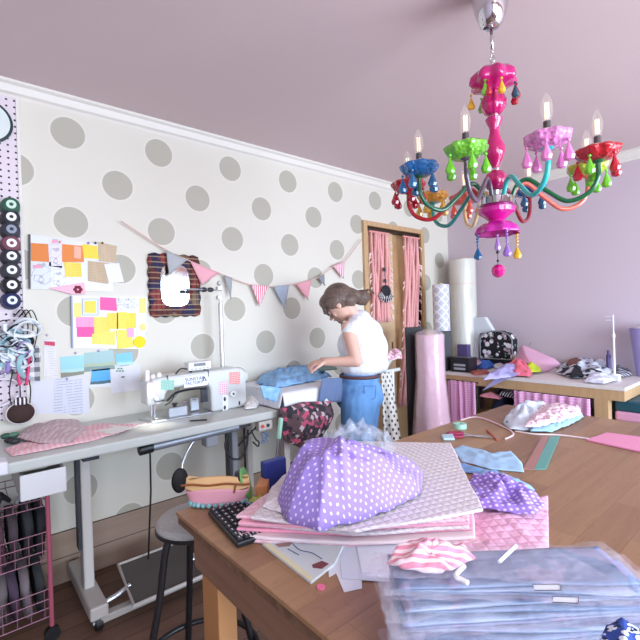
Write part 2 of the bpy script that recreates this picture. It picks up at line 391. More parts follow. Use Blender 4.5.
# tangle of ribbons
t = thing('ribbon_bundle', 'tangled bundle of white, teal and purple ribbons hanging on pegboard', 'ribbon', ay(16, 340, YL-.08))
for nm, c, k, sd in (('white_ribbon', 'e9eff2', 17, 1), ('teal_ribbon', '9cc4ca', 5, 2), ('purple_ribbon', '9a84c0', 3, 3), ('black_ribbon', '22222c', 4, 4)):
    r = random.Random(sd); b = B()
    for i in range(k):
        cx, cy = r.uniform(0, 27), r.uniform(326, 362); pts = []
        a0 = r.uniform(0, 6); rx, rz = r.uniform(.03, .07), r.uniform(.02, .05); c0 = ay(cx, cy, YL-.05-r.uniform(0, .05))
        for j in range(16): a = a0+j*.34; pts.append(c0+V((cos(a)*rx*(1-j*.02), .02*sin(a*1.7+i), sin(a)*rz-j*.003)))
        b.tube(pts, .012, 6, flat=.25)
    if nm in ('purple_ribbon', 'black_ribbon'):
        for i in range(3): c0 = ay(15+i*5, 345, YL-.04); b.tube(bez([c0+V((0, 0, .13)), c0+V((.03, -.02, .16)), c0+V((.05, -.02, .08)), c0+V((.03, 0, -.04))]), .006, 6, flat=.3)
    b.build(nm, F(c), t, smooth=True)
# pink scalloped ribbon loops
t = thing('pink_ribbon', 'hot pink scalloped ribbon hanging below the white ribbon tangle', 'ribbon', ay(22, 384, YL-.07))
for s_ in (-1, 1):
    b = B(); p0 = ay(23+s_*7, 343, YL-.07); p1 = ay(23+s_*2.5, 385, YL-.07)
    pts = [p0.lerp(p1, i/20)+V((.006*s_*abs(sin(i*1.5)), 0, 0)) for i in range(21)]; b.tube(pts, .013, 8, flat=.5); b.build('ribbon_end', P('e8487e', .7, 0, .1), t, smooth=True)
# oval brown pouch on cords
q = ay(21, 413, YL-.06); t = thing('hanging_pouch', 'dark brown oval pouch with pale rim hanging on cords from pegboard', 'pouch', q)
b = B(); b.ball(q, 1, (.053, .022, .047), 24); b.build('pouch_body', P('3b2622', .8, 0, .1), t, smooth=True)
b = B(); b.tube([q+V((cos(a)*.054, .004, sin(a)*.048)) for a in [2*pi*i/32 for i in range(32)]], .005, 8, closed=True); b.build('rim', P('dcd4cf', .6), t, smooth=True)
b = B()
for dx_ in (-.035, 0, .035): b.tube(bez([q+V((dx_, 0, .04)), q+V((dx_*1.1, 0, .12)), q+V((dx_*.4, 0, .24))]), .0028, 6)
b.build('cord', P('27202a', .6), t)
b = B(); b.box(q+V((0, -.005, .055)), (.05, .03, .035)); b.build('lining', stripes('f4f0f0', '3a2a36', .016, .6, 'x', 'Object'), t, bevel=.01)
# white wire loop at the frame edge
p = ay(-2, 393, YL-.05); b = B(); b.tube([p+V((cos(a)*.085, 0, sin(a)*.06+.01*cos(a))) for a in [2*pi*i/32 for i in range(32)]], .005, 8, closed=True)
b.build('bag_handle', P('e9e4ea', .4), smooth=True, label='white curved bag handle loop hanging low on the pegboard', cat='handle')

# ------------------------------------------------------------------ flat things pinned to the wall
def quad(name, px, label, cat, mat, th=.0012, off=.001, group=None, y=YL, parent=None):
    pts = [ay(a, c, y-off) for a, c in px]; b = B(); b.prism([V((p.x, y-off, p.z)) for p in pts], (0, -th, 0))
    if parent is None: return b.build(name, mat, label=label, cat=cat, group=group)
    return b.build(name, mat, parent, label=label)
def rq(x0, y0, x1, y1, s=.0): return [(x0, y0), (x1, y0+s), (x1, y1+s), (x0, y1)]
quad('striped_card', [(4, 343), (40, 346), (40, 381), (4, 380)], 'white card with grey check blocks behind the pink ribbon', 'card', gingham('f0f0ee', '6d7076', .045, 'x', 'z', 'Object'), off=.028)
bdA = quad('notice_board', [(29, 235), (115, 246), (112, 292), (29, 289)], 'large white board with dark left edge carrying orange notes', 'board', P('dfe2e6', .4, 0, .03), th=.012)
quad('edge', [(28.4, 234.6), (30.2, 234.9), (30.2, 289.2), (28.4, 289)], 'dark board edge', None, P('3b3436', .5), th=.014, parent=bdA)
bdB = quad('notice_board', [(71, 296), (147, 297), (142, 349), (72, 348)], 'smaller white board crowded with yellow and pink notes', 'board', P('e4e6ec', .4, 0, .03), th=.010)
quad('edge', [(70.4, 296), (72, 296), (73, 348), (71.4, 348)], 'blue grey board edge', None, P('8f9db8', .5), th=.012, parent=bdB)
def scrib(bg, ink, s):                       # paper with faint pencil lines of sketches
    k = ('scrib', bg, ink, s)
    if k in MC: return MC[k]
    n = N('sketch_paper', .8); f = n.lt(n.m('ABSOLUTE', n.m('SUBTRACT', n.noise(s, 1), .5)), .012); n.color(n.mix(n.m('MULTIPLY', f, .6), bg, ink)); MC[k] = n.mat; return n.mat
def ruled(bg, ink, p):
    k = ('ruled', bg, ink, p)
    if k in MC: return MC[k]
    n = N('printed_paper', .8); f = n.lt(n.m('FRACT', n.m('DIVIDE', n.z, p)), .22); g = n.gt(n.noise(60, 1, n.mapv((1, 1, .1))), .45)
    n.color(n.mix(n.m('MULTIPLY', n.m('MULTIPLY', f, g), .7), bg, ink)); MC[k] = n.mat; return n.mat
YA = YL-.013; YBb = YL-.011
NOTES = [
 ('sketch_sheet', rq(31, 262, 51, 288), YA, scrib('dfe4ea', '8a93a3', 18), 'white sketch sheet at lower left of the upper board', 'paper'),
 ('sketch_sheet', [(49, 238), (62, 240), (62, 268), (49, 266)], YA, scrib('e6e2e8', 'a09aa8', 22), 'narrow white sketch sheet between the two orange notes', 'paper'),
 ('sketch_sheet', rq(51, 266, 65, 289), YA, scrib('e9ebf0', '8a93a3', 26), 'white sketch sheet left of the pink flower scissors', 'paper'),
 ('sticky_note', [(31, 243), (48, 244), (49, 262), (31, 261)], YA-.001, P('e58a4a', .8), 'plain orange note with curled corner at the board left', 'note'),
 ('sticky_note', [(62, 244), (83, 246), (84, 262), (62, 262)], YA-.001, P('e88e4c', .8), 'orange note near board centre overlapped by pink slip', 'note'),
 ('paper_slip', [(74, 246), (81, 247), (81, 259), (74, 258)], YA-.0025, P('efb9a0', .8), 'small salmon slip over the orange note', 'note'),
 ('sticky_note', [(82, 244), (97, 246), (99, 259), (84, 258)], YA-.002, P('f5da52', .8), 'yellow note to the right of the orange notes', 'note'),
 ('sticky_note', [(64, 262), (81, 263), (82, 277), (65, 277)], YA-.001, ruled('f3dd66', 'c9b23c', .008), 'yellow note right below the orange note', 'note'),
 ('brown_paper', [(98, 242), (117, 246), (115, 263), (99, 261)], YA-.001, ruled('cdb99b', 'a38e70', .008), 'tan kraft paper at the top right corner of board', 'paper'),
 ('brown_paper', [(88, 261), (110, 263), (108, 284), (88, 281)], YA-.001, ruled('c9b496', '9f8a6c', .008), 'tan kraft paper sheet with writing below the first', 'paper'),
 ('paper_sheet', [(104, 264), (119, 263), (124, 282), (109, 283)], YA-.003, P('e9eaec', .8), 'tilted blank white sheet at the right of kraft papers', 'paper'),
 ('paper_slip', rq(33, 265, 41, 268), YA-.003, P('f2a0b4', .8), 'tiny pink tab on the sketch sheet', 'note'),
 ('paper_slip', rq(52, 240, 57, 243), YA-.003, P('f0a8ba', .8), 'tiny pink tab at the top of the board', 'note'),
 ('sticky_note', rq(74, 303, 81, 317), YBb, P('f2e488', .8), 'pale yellow slip at the top left of lower board', 'note'),
 ('label_card', rq(81.5, 298, 99, 316), YBb, P('dfe6ee', .8), 'white card with drawn grey square border', 'card'),
 ('sticky_note', [(100, 297), (116, 298), (117, 311), (100, 310)], YBb, P('f268a8', .8), 'hot pink note at the top of lower board', 'note'),
 ('sketch_sheet', rq(117, 298, 138, 310), YBb, scrib('e4e6ee', '5a6070', 34), 'white slip with pencil figures at the board top', 'paper'),
 ('sticky_note', rq(139, 298, 146, 313), YBb, P('f0e48e', .8), 'pale yellow strip at the board right edge', 'note'),
 ('sticky_note', rq(76, 317, 94, 328), YBb, ruled('f3a8cc', 'e07fae', .007), 'pale pink note above the hot pink note', 'note'),
 ('sticky_note', rq(77, 327, 94, 337), YBb-.001, P('f060a4', .8), 'hot pink note at the middle left of lower board', 'note'),
 ('sticky_note', rq(94, 317, 110, 334), YBb, ruled('f4e070', 'd9c14c', .008), 'yellow note left of the yellow group centre', 'note'),
 ('sticky_note', rq(107, 313, 118, 329), YBb-.001, ruled('f2dc62', 'cfb83e', .008), 'yellow note second in the yellow row', 'note'),
 ('sticky_note', rq(117, 312, 127, 329), YBb-.001, ruled('f6e468', 'd6bf42', .008), 'yellow note third in the yellow row', 'note'),
 ('sticky_note', rq(126.5, 313, 136, 328), YBb, ruled('f3df5c', 'cdb63a', .008), 'yellow note at right end of the yellow row', 'note'),
 ('sticky_note', [(92, 334), (115, 331), (115, 345), (92, 344)], YBb-.002, ruled('f5e678', 'd6c456', .008), 'wide yellow note at the lower middle of board', 'note'),
 ('sticky_note', [(116, 330), (131, 330), (134, 347), (118, 349)], YBb-.002, P('f4e36a', .8), 'yellow note overhanging the board bottom edge', 'note'),
 ('paper_slip', rq(127, 328, 134, 337), YBb-.003, P('f0b2cc', .8), 'small pink slip among the yellow notes', 'note'),
]
for nm, px, y, m_, lb, ct in NOTES: quad(nm, px, lb, ct, m_, y=y)
o = bpy.data.objects['label_card']
quad('inner_square', rq(84.5, 301, 96, 313), 'yellow square', None, P('f0dc60', .8), y=YBb-.0012, off=.0012, parent=o)
b = B(); k = [ay(a, c, YBb-.0015) for a, c in rq(82.5, 299, 98, 315)]; b.tube([V((p.x, YBb-.003, p.z)) for p in k], .0012, 6, closed=True); b.build('border_line', P('7d8ea0', .7), o)
def disc(name, cx, cy, rx, rz, label, cat, mat, y):
    p = ay(cx, cy, y); b = B(); b.prism([V((p.x+cos(a)*rx, y-.001, p.z+sin(a)*rz)) for a in [2*pi*i/28 for i in range(28)]], (0, -.0015, 0)); return b.build(name, mat, label=label, cat=cat)
disc('round_note', 139.5, 347-5, .031, .033, 'round bright yellow note at the lower right of board', 'note', P('f5dc28', .8), YBb-.003)
disc('oval_card', 143, 327, .028, .033, 'oval white card with yellow centre beside the board', 'card', P('e6e6e0', .8), YBb)
disc('inner_oval', 143, 327, .017, .02, 'oval pale yellow sticker', 'note', P('efe08e', .8), YBb-.003)
# pins and clips
for i, (px, py, c) in enumerate([(88.5, 243, '9a7fb0'), (95.5, 243, '6d4f38'), (102.5, 243, '6d4f38'), (60, 242, 'e9a0a0'), (47, 335, 'cbb6cf'), (75.5, 353, 'b5a6cf'), (67, 379, 'a9a0cc'), (98.5, 351, '9f9ccf')]):
    p = ay(px, py, YA-.006 if i < 4 else YL-.003); b = B(); b.ball(p, .006, (1, .8, 1.1), 8)
    b.build('push_pin', P(c, .3), smooth=True, label='small %s pin on the wall papers' % ['lilac', 'brown', 'second brown', 'peach', 'pale mauve', 'lavender', 'violet', 'blue violet'][i], cat='pin', group='push pins on the wall')
# pink scissors charm with red flower
t = thing('flower_scissors', 'long thin pink pointer with a dark red flower at its end', 'scissors', ay(78, 291, YL-.02))
b = B(); q = [ay(a, c, YL-.014) for a, c in [(48, 288.3), (84, 282.5), (85, 294), (72, 294.5)]]; b.prism([V((p.x, YL-.015, p.z)) for p in q], (0, -.006, 0)); b.build('blade', P('efb4c4', .5), t, bevel=.002)
b = B(); c0 = ay(78, 289.5, YL-.023)
for i in range(6): a = 2*pi*i/6; b.ball(c0+V((cos(a)*.013, 0, sin(a)*.013)), 1, (.0085, .003, .0085), 8)
b.build('flower', P('7c1230', .6), t, smooth=True)
# calendar strip, postcards, big papers
t = quad('list_strip', [(44, 338), (56, 339), (58, 378), (43.5, 377)], 'tall narrow printed strip with a red heading', 'paper', ruled('e4e2e0', 'b8b6b8', .012))
quad('heading', [(44.5, 341), (55, 342), (55, 346), (44.5, 345)], 'red heading label', None, P('c8385c', .6), off=.0025, th=.0008, parent=t)
def landscape(sky, far, near, h, z0):
    n = N('postcard_picture', .35); zz = n.m('ADD', n.z, n.m('MULTIPLY', n.noise(22, 2), .02))
    c = n.mix(n.lt(zz, z0+h*.38), sky, far); n.color(n.mix(n.lt(zz, z0+h*.22), c, near)); return n.mat
def pcard(px, label, sky, far, near): 
    ps = [ay(a, c, YL) for a, c in px]; h = max(p.z for p in ps)-min(p.z for p in ps)
    return quad('postcard', px, label, 'postcard', landscape(sky, far, near, h, .01))
pcard([(60, 357), (84, 355), (84, 374), (61, 378)], 'postcard of pale turquoise sky over a small tower', '8cc8d2', 'a8d0c8', '7a7a62')
pcard([(84, 353), (113, 350), (115, 369), (84, 372)], 'postcard of a grey green seascape', '8fb4b0', '9db08c', '6f8a84')
pcard([(92, 370), (110, 368), (111, 387), (90, 387)], 'bright blue postcard with a dark mountain', '38a4e0', '2d5a6a', 'dfe6ea')
pcard([(115, 354), (132, 352), (133, 364), (117, 366)], 'small sky blue card below the round yellow note', '5ab4e6', '6cbce8', 'a0d4ec')
t = quad('map_sheet', [(110, 368), (140, 364), (141, 390), (111, 393)], 'white sheet with a green sprig and a black oval mark', 'paper', P('e2e4ea', .7), off=.0008)
b = B(); c0 = ay(123, 377, YL-.004); b.ball(c0, 1, (.011, .001, .003), 10); b.build('oval_mark', P('1d1d22', .5), t)
b = B()
for i in range(5): b.ball(ay(117+i*1.5, 371-(i % 2)*2.5, YL-.004), 1, (.006, .001, .004), 8)
b.build('green_sprig', P('5a8a5a', .6), t)
quad('pattern_paper', [(33, 381), (88, 374), (90, 414), (30, 414)], 'large blank white pattern paper behind the ruled sheet', 'paper', P('dcdee4', .8), off=.0004, th=.0004)
quad('ruled_sheet', [(55, 379), (82, 378), (83, 413), (54, 413)], 'sheet printed with rows of lines low on wall', 'paper', ruled('d6dae4', '8e96a6', .014))

# ------------------------------------------------------------------ mirror in a patchwork frame
n = N('tartan_patch', .85); ux = n.m('FRACT', n.m('DIVIDE', n.x, .03)); uz = n.m('FRACT', n.m('DIVIDE', n.z, .03))
vc = n.vor(15, 'Color'); hs = n.t.nodes.new('ShaderNodeSeparateColor'); n.t.links.new(vc, hs.inputs[0])
c = n.mix(n.gt(hs.outputs[0], .5), '5b2f2e', '7a6650'); c = n.mix(n.gt(hs.outputs[1], .62), c, '2e2c4e'); c = n.mix(n.gt(hs.outputs[2], .72), c, '8a3a38')
c = n.mix(n.m('MULTIPLY', n.lt(ux, .25), .6), c, '2a201e'); c = n.mix(n.m('MULTIPLY', n.lt(uz, .22), .6), c, 'b49a7c'); n.color(c); M_TART = n.mat
A_, D_ = ay(148, 254), ay(199, 315); x0, x1, z0, z1 = A_.x, D_.x, D_.z, A_.z
t = thing('patchwork_mirror', 'square wall mirror in a wavy tartan patchwork frame', 'mirror', ((x0+x1)/2, YL, z0))
def wavy(x0, x1, z0, z1, amp, cnt=7, y=0):
    P4 = [(x0, z0), (x1, z0), (x1, z1), (x0, z1)]; out = []
    for i in range(4):
        a, b_ = V((*P4[i], 0)), V((*P4[(i+1) % 4], 0)); nrm = V((b_.y-a.y, a.x-b_.x, 0)).normalized()
        for k in range(28): u = k/28; p = a.lerp(b_, u)+nrm*amp*abs(sin(u*pi*cnt/1.0))*min(1, 6*min(u, 1-u)+.3); out.append((p.x, p.y))
    return out
oo = wavy(x0, x1, z0, z1, .010, 5); cx, cz = (x0+x1)/2, (z0+z1)/2; ins = []
for (a, c_) in oo:
    th = math.atan2((c_-cz)/(z1-z0), (a-cx)/(x1-x0)); hx, hz = (x1-x0)/2-.062, (z1-z0)/2-.055
    s_ = (abs(cos(th))**4+abs(sin(th))**4)**-.25; ins.append((cx+cos(th)*s_*hx, cz+sin(th)*s_*hz))
b = B(); m_ = len(oo)
L1 = [b.m.verts.new((a, YL-.001, c_)) for a, c_ in oo]; L2 = [b.m.verts.new((a, YL-.014, c_)) for a, c_ in oo]
L3 = [b.m.verts.new(((a*.5+e*.5), YL-.026, (c_*.5+g*.5))) for (a, c_), (e, g) in zip(oo, ins)]; L4 = [b.m.verts.new((a, YL-.012, c_)) for a, c_ in ins]
for Q1, Q2 in ((L1, L2), (L2, L3), (L3, L4)):
    for k in range(m_): b.m.faces.new((Q1[k], Q1[(k+1) % m_], Q2[(k+1) % m_], Q2[k]))
b.build('frame', M_TART, t, smooth=True)
b = B(); b.prism([V((a, YL-.009, c_)) for a, c_ in ins[::2]], (0, -.004, 0)); b.build('mirror_glass', P('f4f6f6', .08, 1.0), t)

# ------------------------------------------------------------------ bunting
YG = YL-.035
SP = [ay(a, c, YG) for a, c in [(121, 221), (165, 249.5), (190, 261), (225, 275.5), (252, 285), (275, 286.5), (297, 283.5), (318, 277.5), (334, 266), (345, 261), (362, 239)]]
t = thing('bunting', 'fabric bunting of striped, pink and grey pennants strung across dotted wall', 'bunting', SP[0])
b = B(); b.tube(bez(SP, 6), .0035, 6); b.build('string', P('d9b7ac', .8), t)
st = lambda: stripes('f3e6e8', 'e0768e', .016, .5, 'x', 'Object')
for px, m_ in [([(166, 250), (187, 260), (169, 275)], F('b0b4b6')), ([(190, 261), (219, 273), (202, 285)], F('e9aab4')), ([(224, 275), (232, 278), (231, 299)], F('9ea3a6')),
               ([(251, 284.5), (268, 286), (260, 307)], st()), ([(273, 286.5), (289, 285), (285, 308)], F('a9b3c0')), ([(296, 284), (311, 280), (308, 300)], F('e9a6b0')),
               ([(318, 277.5), (324, 274), (325, 286)], F('8d9194')), ([(333, 266), (344, 261.5), (344, 279)], st())]:
    pv = [ay(a, c, YG-.003) for a, c in px]; b = B(); dv = V((0, -.003, 0))
    def fn(u, w, pv=pv): a = pv[0].lerp(pv[1], u); q = a.lerp(pv[2], w*.995); q.y = YG-.004+.006*sin(u*5+w*3)*w; return q
    b.grid(fn, 6, 8); b.build('pennant', m_, t, smooth=True, solid=.0015)
# ================================================================== sewing table along the dotted wall
ZT, YF, YB2 = .77, 1.92, 2.44
M_TOP = P('c6cbc4', .35, 0, .02); M_STEEL = P('c9ccd0', .3, .7); M_PGREY = P('b9b7b4', .45); M_BLACK = P('17171a', .4); M_DKM = P('3a3d44', .4, .4)
t = thing('sewing_table', 'long off-white industrial sewing table on grey steel legs with treadle', 'table', (.6, 2.15, 0))
b = B(); b.bb((-.12, YF, ZT-.042), (1.315, YB2, ZT)); b.build('tabletop', M_TOP, t, bevel=.008)
def leg(x, side):
    b = B(); b.box((x, 2.13, .40), (.042, .07, .70)); b.build('leg', P('c4c2bd', .45) if side < 0 else P('8d9096', .4, .3), t, bevel=.008)
    b = B(); b.box((x-.030, 2.12, .52), (.012, .05, .46)); b.build('slide_rail', M_DKM, t)
    b = B(); b.prism([V((x-.035, 1.93, .115)), V((x-.035, 2.40, .115)), V((x-.035, 2.40, .06)), V((x-.035, 1.93, .06))], (.07, 0, 0)); b.build('foot', P('b7b2ab', .5), t, bevel=.008)
    b = B(); b.box((x, 2.16, ZT-.057), (.06, .36, .028)); b.build('bracket', M_DKM, t)
leg(.415, -1); leg(1.145, 1)
for x in (.415, 1.145):
    for y in (1.965, 2.36):
        b = B(); b.tube([(x-.014, y, .036), (x+.014, y, .036)], .034, 18); c_ = b.build('caster', M_BLACK, t, bevel=.003)
        b = B(); b.box((x, y, .058), (.05, .03, .008)); b.tube([(x-.02, y, .036), (x+.02, y, .036)], .011, 10); b.tube([(x, y, .036), (x, y, .06)], .009); b.build('bracket', M_STEEL, c_)
b = B(); b.box((.78, 1.955, .05), (.72, .04, .03)); b.build('stretcher', P('a7a29b', .45), t, bevel=.004)
# treadle plate
PT = [V((.535, 1.885, .085)), V((.86, 1.885, .085)), V((.87, 2.18, .125)), V((.555, 2.18, .125))]
b = B(); b.prism(PT, (0, 0, -.012)); tr = b.build('treadle', P('5a5651', .7, 0, .1), t, bevel=.004)
b = B(); b.tube([p+V((0, 0, -.002)) for p in PT], .0095, 8, closed=True); b.build('rim', P('b9b2aa', .4), tr)
b = B(); b.tube([(.56, 2.02, .10), (.50, 2.01, .085), (.44, 2.0, .08)], .01); b.tube([(.85, 2.02, .10), (1.0, 2.01, .085), (1.12, 2.0, .08)], .01); b.build('hinge', M_STEEL, tr)
b = B(); b.tube([(.68, 2.14, .12), (.70, 2.13, .45), (.70, 2.12, ZT-.06)], .0045, 8); b.build('pitman_rod', M_BLACK, t)
# motor bar under the top
b = B(); b.tube([(.60, 1.965, ZT-.068), (.66, 1.967, ZT-.066)], .024, 14); b.build('motor_cap', M_BLACK, t, bevel=.003)
b = B(); b.tube([(.655, 1.967, ZT-.066), (1.10, 1.985, ZT-.062)], .020, 14); b.build('motor_housing', P('8f949c', .35, .3), t)
b = B(); b.bb((.92, 1.97, ZT-.13), (.985, 2.03, ZT-.045)); b.build('switch_block', P('9aa0a8', .4), t, bevel=.006)
# knee lifter
b = B(); b.tube(bez([(.885, 2.0, ZT-.075), (.84, 1.985, ZT-.11), (.80, 1.975, ZT-.17), (.79, 1.965, ZT-.23)]), .006, 8); kl = b.build('knee_lifter', M_STEEL, t)
b = B(); b.ball((.775, 1.955, .525), 1, (.040, .012, .058), 20); b.build('knee_pad', P('0e0e11', .6), kl, smooth=True)
# white box hung under the left end
b = B(); b.bb((.165, YF+.01, ZT-.155), (.315, YF+.02, ZT-.058)); dr = b.build('drawer', P('dfe2e2', .4), t, bevel=.004)
b = B(); b.bb((.168, YF+.02, ZT-.15), (.178, YF+.38, ZT-.06)); b.bb((.30, YF+.02, ZT-.15), (.31, YF+.38, ZT-.06)); b.bb((.168, YF+.02, ZT-.155), (.31, YF+.38, ZT-.15)); b.build('drawer_side', P('b4b2ae', .5), dr)
b = B(); b.bb((1.19, YF+.0, ZT-.095), (1.275, YF+.04, ZT-.046)); cb = b.build('control_box', P('c5c1bb', .4), t, bevel=.004)
for dx_, c in ((.022, 'e05a3a'), (.055, '22242a')):
    b = B(); b.tube([(1.19+dx_, YF-.006, ZT-.07), (1.19+dx_, YF+.001, ZT-.07)], .009, 12); b.build('button', P(c, .4), cb)
b = B(); b.tube(bez([(1.06, 2.0, ZT-.07), (1.03, 1.99, ZT-.15), (1.06, 1.985, ZT-.215), (1.11, 1.98, ZT-.225), (1.15, 1.98, ZT-.17), (1.16, 1.98, ZT-.09)]), .005, 8)
b.tube(bez([(1.10, 1.98, ZT-.16), (1.15, 1.96, ZT-.11), (1.2, 1.95, ZT-.07)]), .005, 8)
b.tube(bez([(1.19, 2.0, ZT-.10), (1.21, 1.99, ZT-.15), (1.23, 1.99, ZT-.17), (1.22, 1.985, ZT-.19), (1.19, 1.985, ZT-.16)]), .004, 8)
b.tube([(1.205, 2.1, ZT-.06), (1.205, 2.1, .32)], .006, 8); b.build('cable', P('1c1e26', .4), t, smooth=True)
q = V((1.26, 1.975, ZT-.14)); b = B(); b.tube(bez([q+V((.02*cos(i*1.9), .01*sin(i), .03*sin(i*1.3)-.01)) for i in range(12)]), .0035, 6); b.build('coiled_wire', P('8fa6c4', .4), t, smooth=True)
b = B(); b.bb((.02, YF-.035, ZT-.03), (.13, YF+.05, ZT+.016)); cl = b.build('clamp', P('e2e4ea', .35), t, bevel=.006)
b = B(); b.box((.075, YF-.01, ZT-.065), (.035, .03, .05)); b.build('clamp_screw', P('55565c', .4), cl, bevel=.003)

# the machine itself
t = thing('sewing_machine', 'white industrial sewing machine with stickers and bright needle lamp', 'sewing machine', (.98, 2.2, ZT))
M_MACH = P('cfd3d0', .3, 0, .01)
y0, y1 = 2.135, 2.255
prof = [(.80, .875), (.80, .965), (.815, .985), (.87, .99), (1.20, .995), (1.235, .985), (1.25, .96), (1.25, ZT+.001), (1.07, ZT+.001), (1.065, .90), (1.05, .925), (1.02, .935), (.88, .925), (.865, .905), (.86, .875)]
prof = [(.715+(x-.80)*(1.25-.715)/.45, z) for x, z in prof]
b = B(); b.prism([V((x, y0, z)) for x, z in prof], (0, y1-y0, 0)); b.build('arm', M_MACH, t, bevel=.012)
b = B(); b.bb((.70, y0-.01, ZT+.0005), (1.03, y1+.02, ZT+.006)); b.build('bed', M_STEEL, t, bevel=.002)
b = B(); b.bb((.700, y0+.006, .855), (.775, y1-.006, .975)); b.build('head', M_MACH, t, bevel=.014)
b = B(); b.tube([(.735, y0+.05, .86), (.735, y0+.05, .80)], .0065, 10); b.tube([(.75, y0+.05, .86), (.75, y0+.05, .79)], .005, 8); b.tube([(.735, y0+.05, .80), (.735, y0+.05, .78)], .0015, 6); nb = b.build('needle_bar', M_STEEL, t)
b = B(); b.box((.75, y0+.05, .784), (.012, .035, .005)); b.box((.75, y0+.06, .80), (.008, .01, .03)); b.build('presser_foot', M_STEEL, nb)
b = B(); b.bb((.72, y0+.0, ZT+.006), (.79, y0+.11, ZT+.0085)); b.build('needle_plate', P('f2f0ea', .15, .3), t)
for i, (dx_, h_) in enumerate(((.0, .05), (.028, .025), (.058, .03))):
    b = B(); b.lathe([(.010, 0), (.012, .004), (.012, h_), (.008, h_+.008), (.0, h_+.009)], (.716+dx_, y0+.04, .970), seg=14); b.build('tension_post', P('f4f4f0', .2), t, smooth=2)
b = B(); b.lathe([(.0, -.01), (.028, -.008), (.035, 0), (.035, .02), (.03, .03), (0, .032)], (1.25, (y0+y1)/2, .935), (1, 0, 0), 24); b.build('handwheel', P('d2d4cf', .3), t, smooth=2)
b = B(); b.bb((.925, y0+.03, 1.0), (1.055, y1-.03, 1.045)); cp = b.build('control_panel', P('e6e8e8', .3), t, bevel=.006)
b = B(); b.bb((.955, y0+.027, 1.022), (1.02, y0+.031, 1.038)); b.build('display', P('2a3a3c', .2), cp)
for i in range(5): b = B(); b.box((.945+i*.022, y0+.0285, 1.010), (.012, .003, .005)); b.build('button', P('9aa2a6', .4), cp)
b = B(); b.tube(bez([(.93, y0+.05, 1.01), (.89, y0+.05, 1.015), (.86, y0+.055, .985)]), .004, 6); b.tube([(.95, y0+.06, .99), (.95, y0+.06, 1.01)], .008, 8); b.tube([(1.03, y0+.06, .99), (1.03, y0+.06, 1.01)], .008, 8); b.build('panel_cable', M_BLACK, cp, smooth=True)
def stick(name, px, mat, y=None):
    yy = (y0-.0008) if y is None else y; pts = [ay(a, c, yy) for a, c in px]; b = B(); b.prism([V((p.x, yy, p.z)) for p in pts], (0, -.0008, 0)); return b.build(name, mat, t)
stick('green_label', rq(161, 380, 174, 390), ruled('a6d4c4', '4e8e80', .008)); 
stick('logo_label', [(184, 377.5), (204, 374), (209, 380), (207, 385), (184, 388)], P('eef0f0', .4))
stick('pink_label', rq(219, 382, 227, 394), gingham('e0789a', 'f3dfe6', .012, 'x', 'z', 'Object', .7))
stick('red_label', rq(229, 372, 240, 384), gingham('e05a5a', 'f0c9c4', .010, 'x', 'z', 'Object', .6))
stick('panel_label', rq(222.5, 395, 228, 411), P('eceeee', .4))
for cx, cy, rx, rz in ((224.8, 399, .007, .012), (224.8, 407.5, .007, .012), (239.5, 403, .005, .012)):
    p = ay(cx, cy, y0-.002); b = B(); b.ball(p, 1, (rx, .004, rz), 12); b.build('switch', P('22262e', .3), t, smooth=True)
p = ay(232, 393.5, y0); b = B(); b.tube([p, p+V((0, -.018, 0))], .018, 20); kn = b.build('dial', P('e9ecec', .3), t, bevel=.003)
b = B(); b.tube([p+V((0, -.018, 0)), p+V((0, -.020, 0))], .006, 12); b.build('dial_centre', M_BLACK, kn)
b = B(); b.box((.86, y0+.03, .80), (.10, .02, .05)); b.box((.97, y0+.08, .815), (.05, .03, .07)); b.build('attachment', P('b6bcc4', .3, .3), t, bevel=.006)
b = B(); b.tube(bez([(.79, y0-.01, .87), (.84, y0-.012, .905), (.93, y0-.012, .912), (1.0, y0-.01, .905)]), .006, 8); b.tube(bez([(.78, y0-.01, .85), (.81, y0-.02, .87), (.83, y0-.02, .91)]), .003, 6); b.box((.99, y0-.006, .87), (.035, .012, .07)); b.build('thread_guide', P('2c2c34', .3, .5), t)
def text(s, mat, parent, size, loc, rot, name='lettering'):
    cu = bpy.data.curves.new(name, 'FONT'); cu.body = s; cu.size = size; cu.extrude = .0003; cu.align_x = 'LEFT'
    o = bpy.data.objects.new(name, cu); COL.objects.link(o); dg = bpy.context.evaluated_depsgraph_get(); me = bpy.data.meshes.new_from_object(o.evaluated_get(dg)); bpy.data.objects.remove(o)
    me.transform(Matrix.Translation(V(loc)-org(parent)) @ rot); me.materials.append(mat); o = bpy.data.objects.new(name, me); COL.objects.link(o); o.parent = parent; return o
lb = bpy.data.objects['logo_label']; q = ay(185.5, 382, y0-.003); rot = Matrix.Rotation(R(90), 4, 'X')
text('SUNSTAR', P('1c3680', .5), t, .025, (q.x-.002, y0-.003, q.z+.002), rot); text('FACTORY', P('1e4ab4', .5), t, .021, (q.x, y0-.003, q.z-.017), rot)
p = ay(204.5, 379.5, y0-.003); b = B(); b.tube([p+V((cos(a)*.012, 0, sin(a)*.014)) for a in (R(90), R(210), R(330))], .003, 6, closed=True); b.build('recycling_mark', P('1c2a4a', .5), t)
for x_, z_, w_, h_ in ((.735, .90, .012, .012), (.76, .935, .010, .010), (.735, .87, .05, .004), (.80, .975, .004, .02), (1.02, .965, .003, .035)):
    b = B(); b.bb((x_, y0-.002 if x_ > .79 else y0+.003, z_), (x_+w_, y0+.01, z_+h_)); b.build('seam_mark', M_DKM, t)
b = B(); b.tube([(.742, y0+.004, .89), (.742, y0-.012, .89)], .013, 16); b.build('tension_dial', M_STEEL, t, bevel=.002)
b = B(); b.tube(bez([(.716, y0+.03, 1.02), (.73, y0-.005, .96), (.742, y0-.01, .90), (.74, y0+.02, .83)]), .0012, 5); b.build('thread', P('e9a0b0', .6), t)
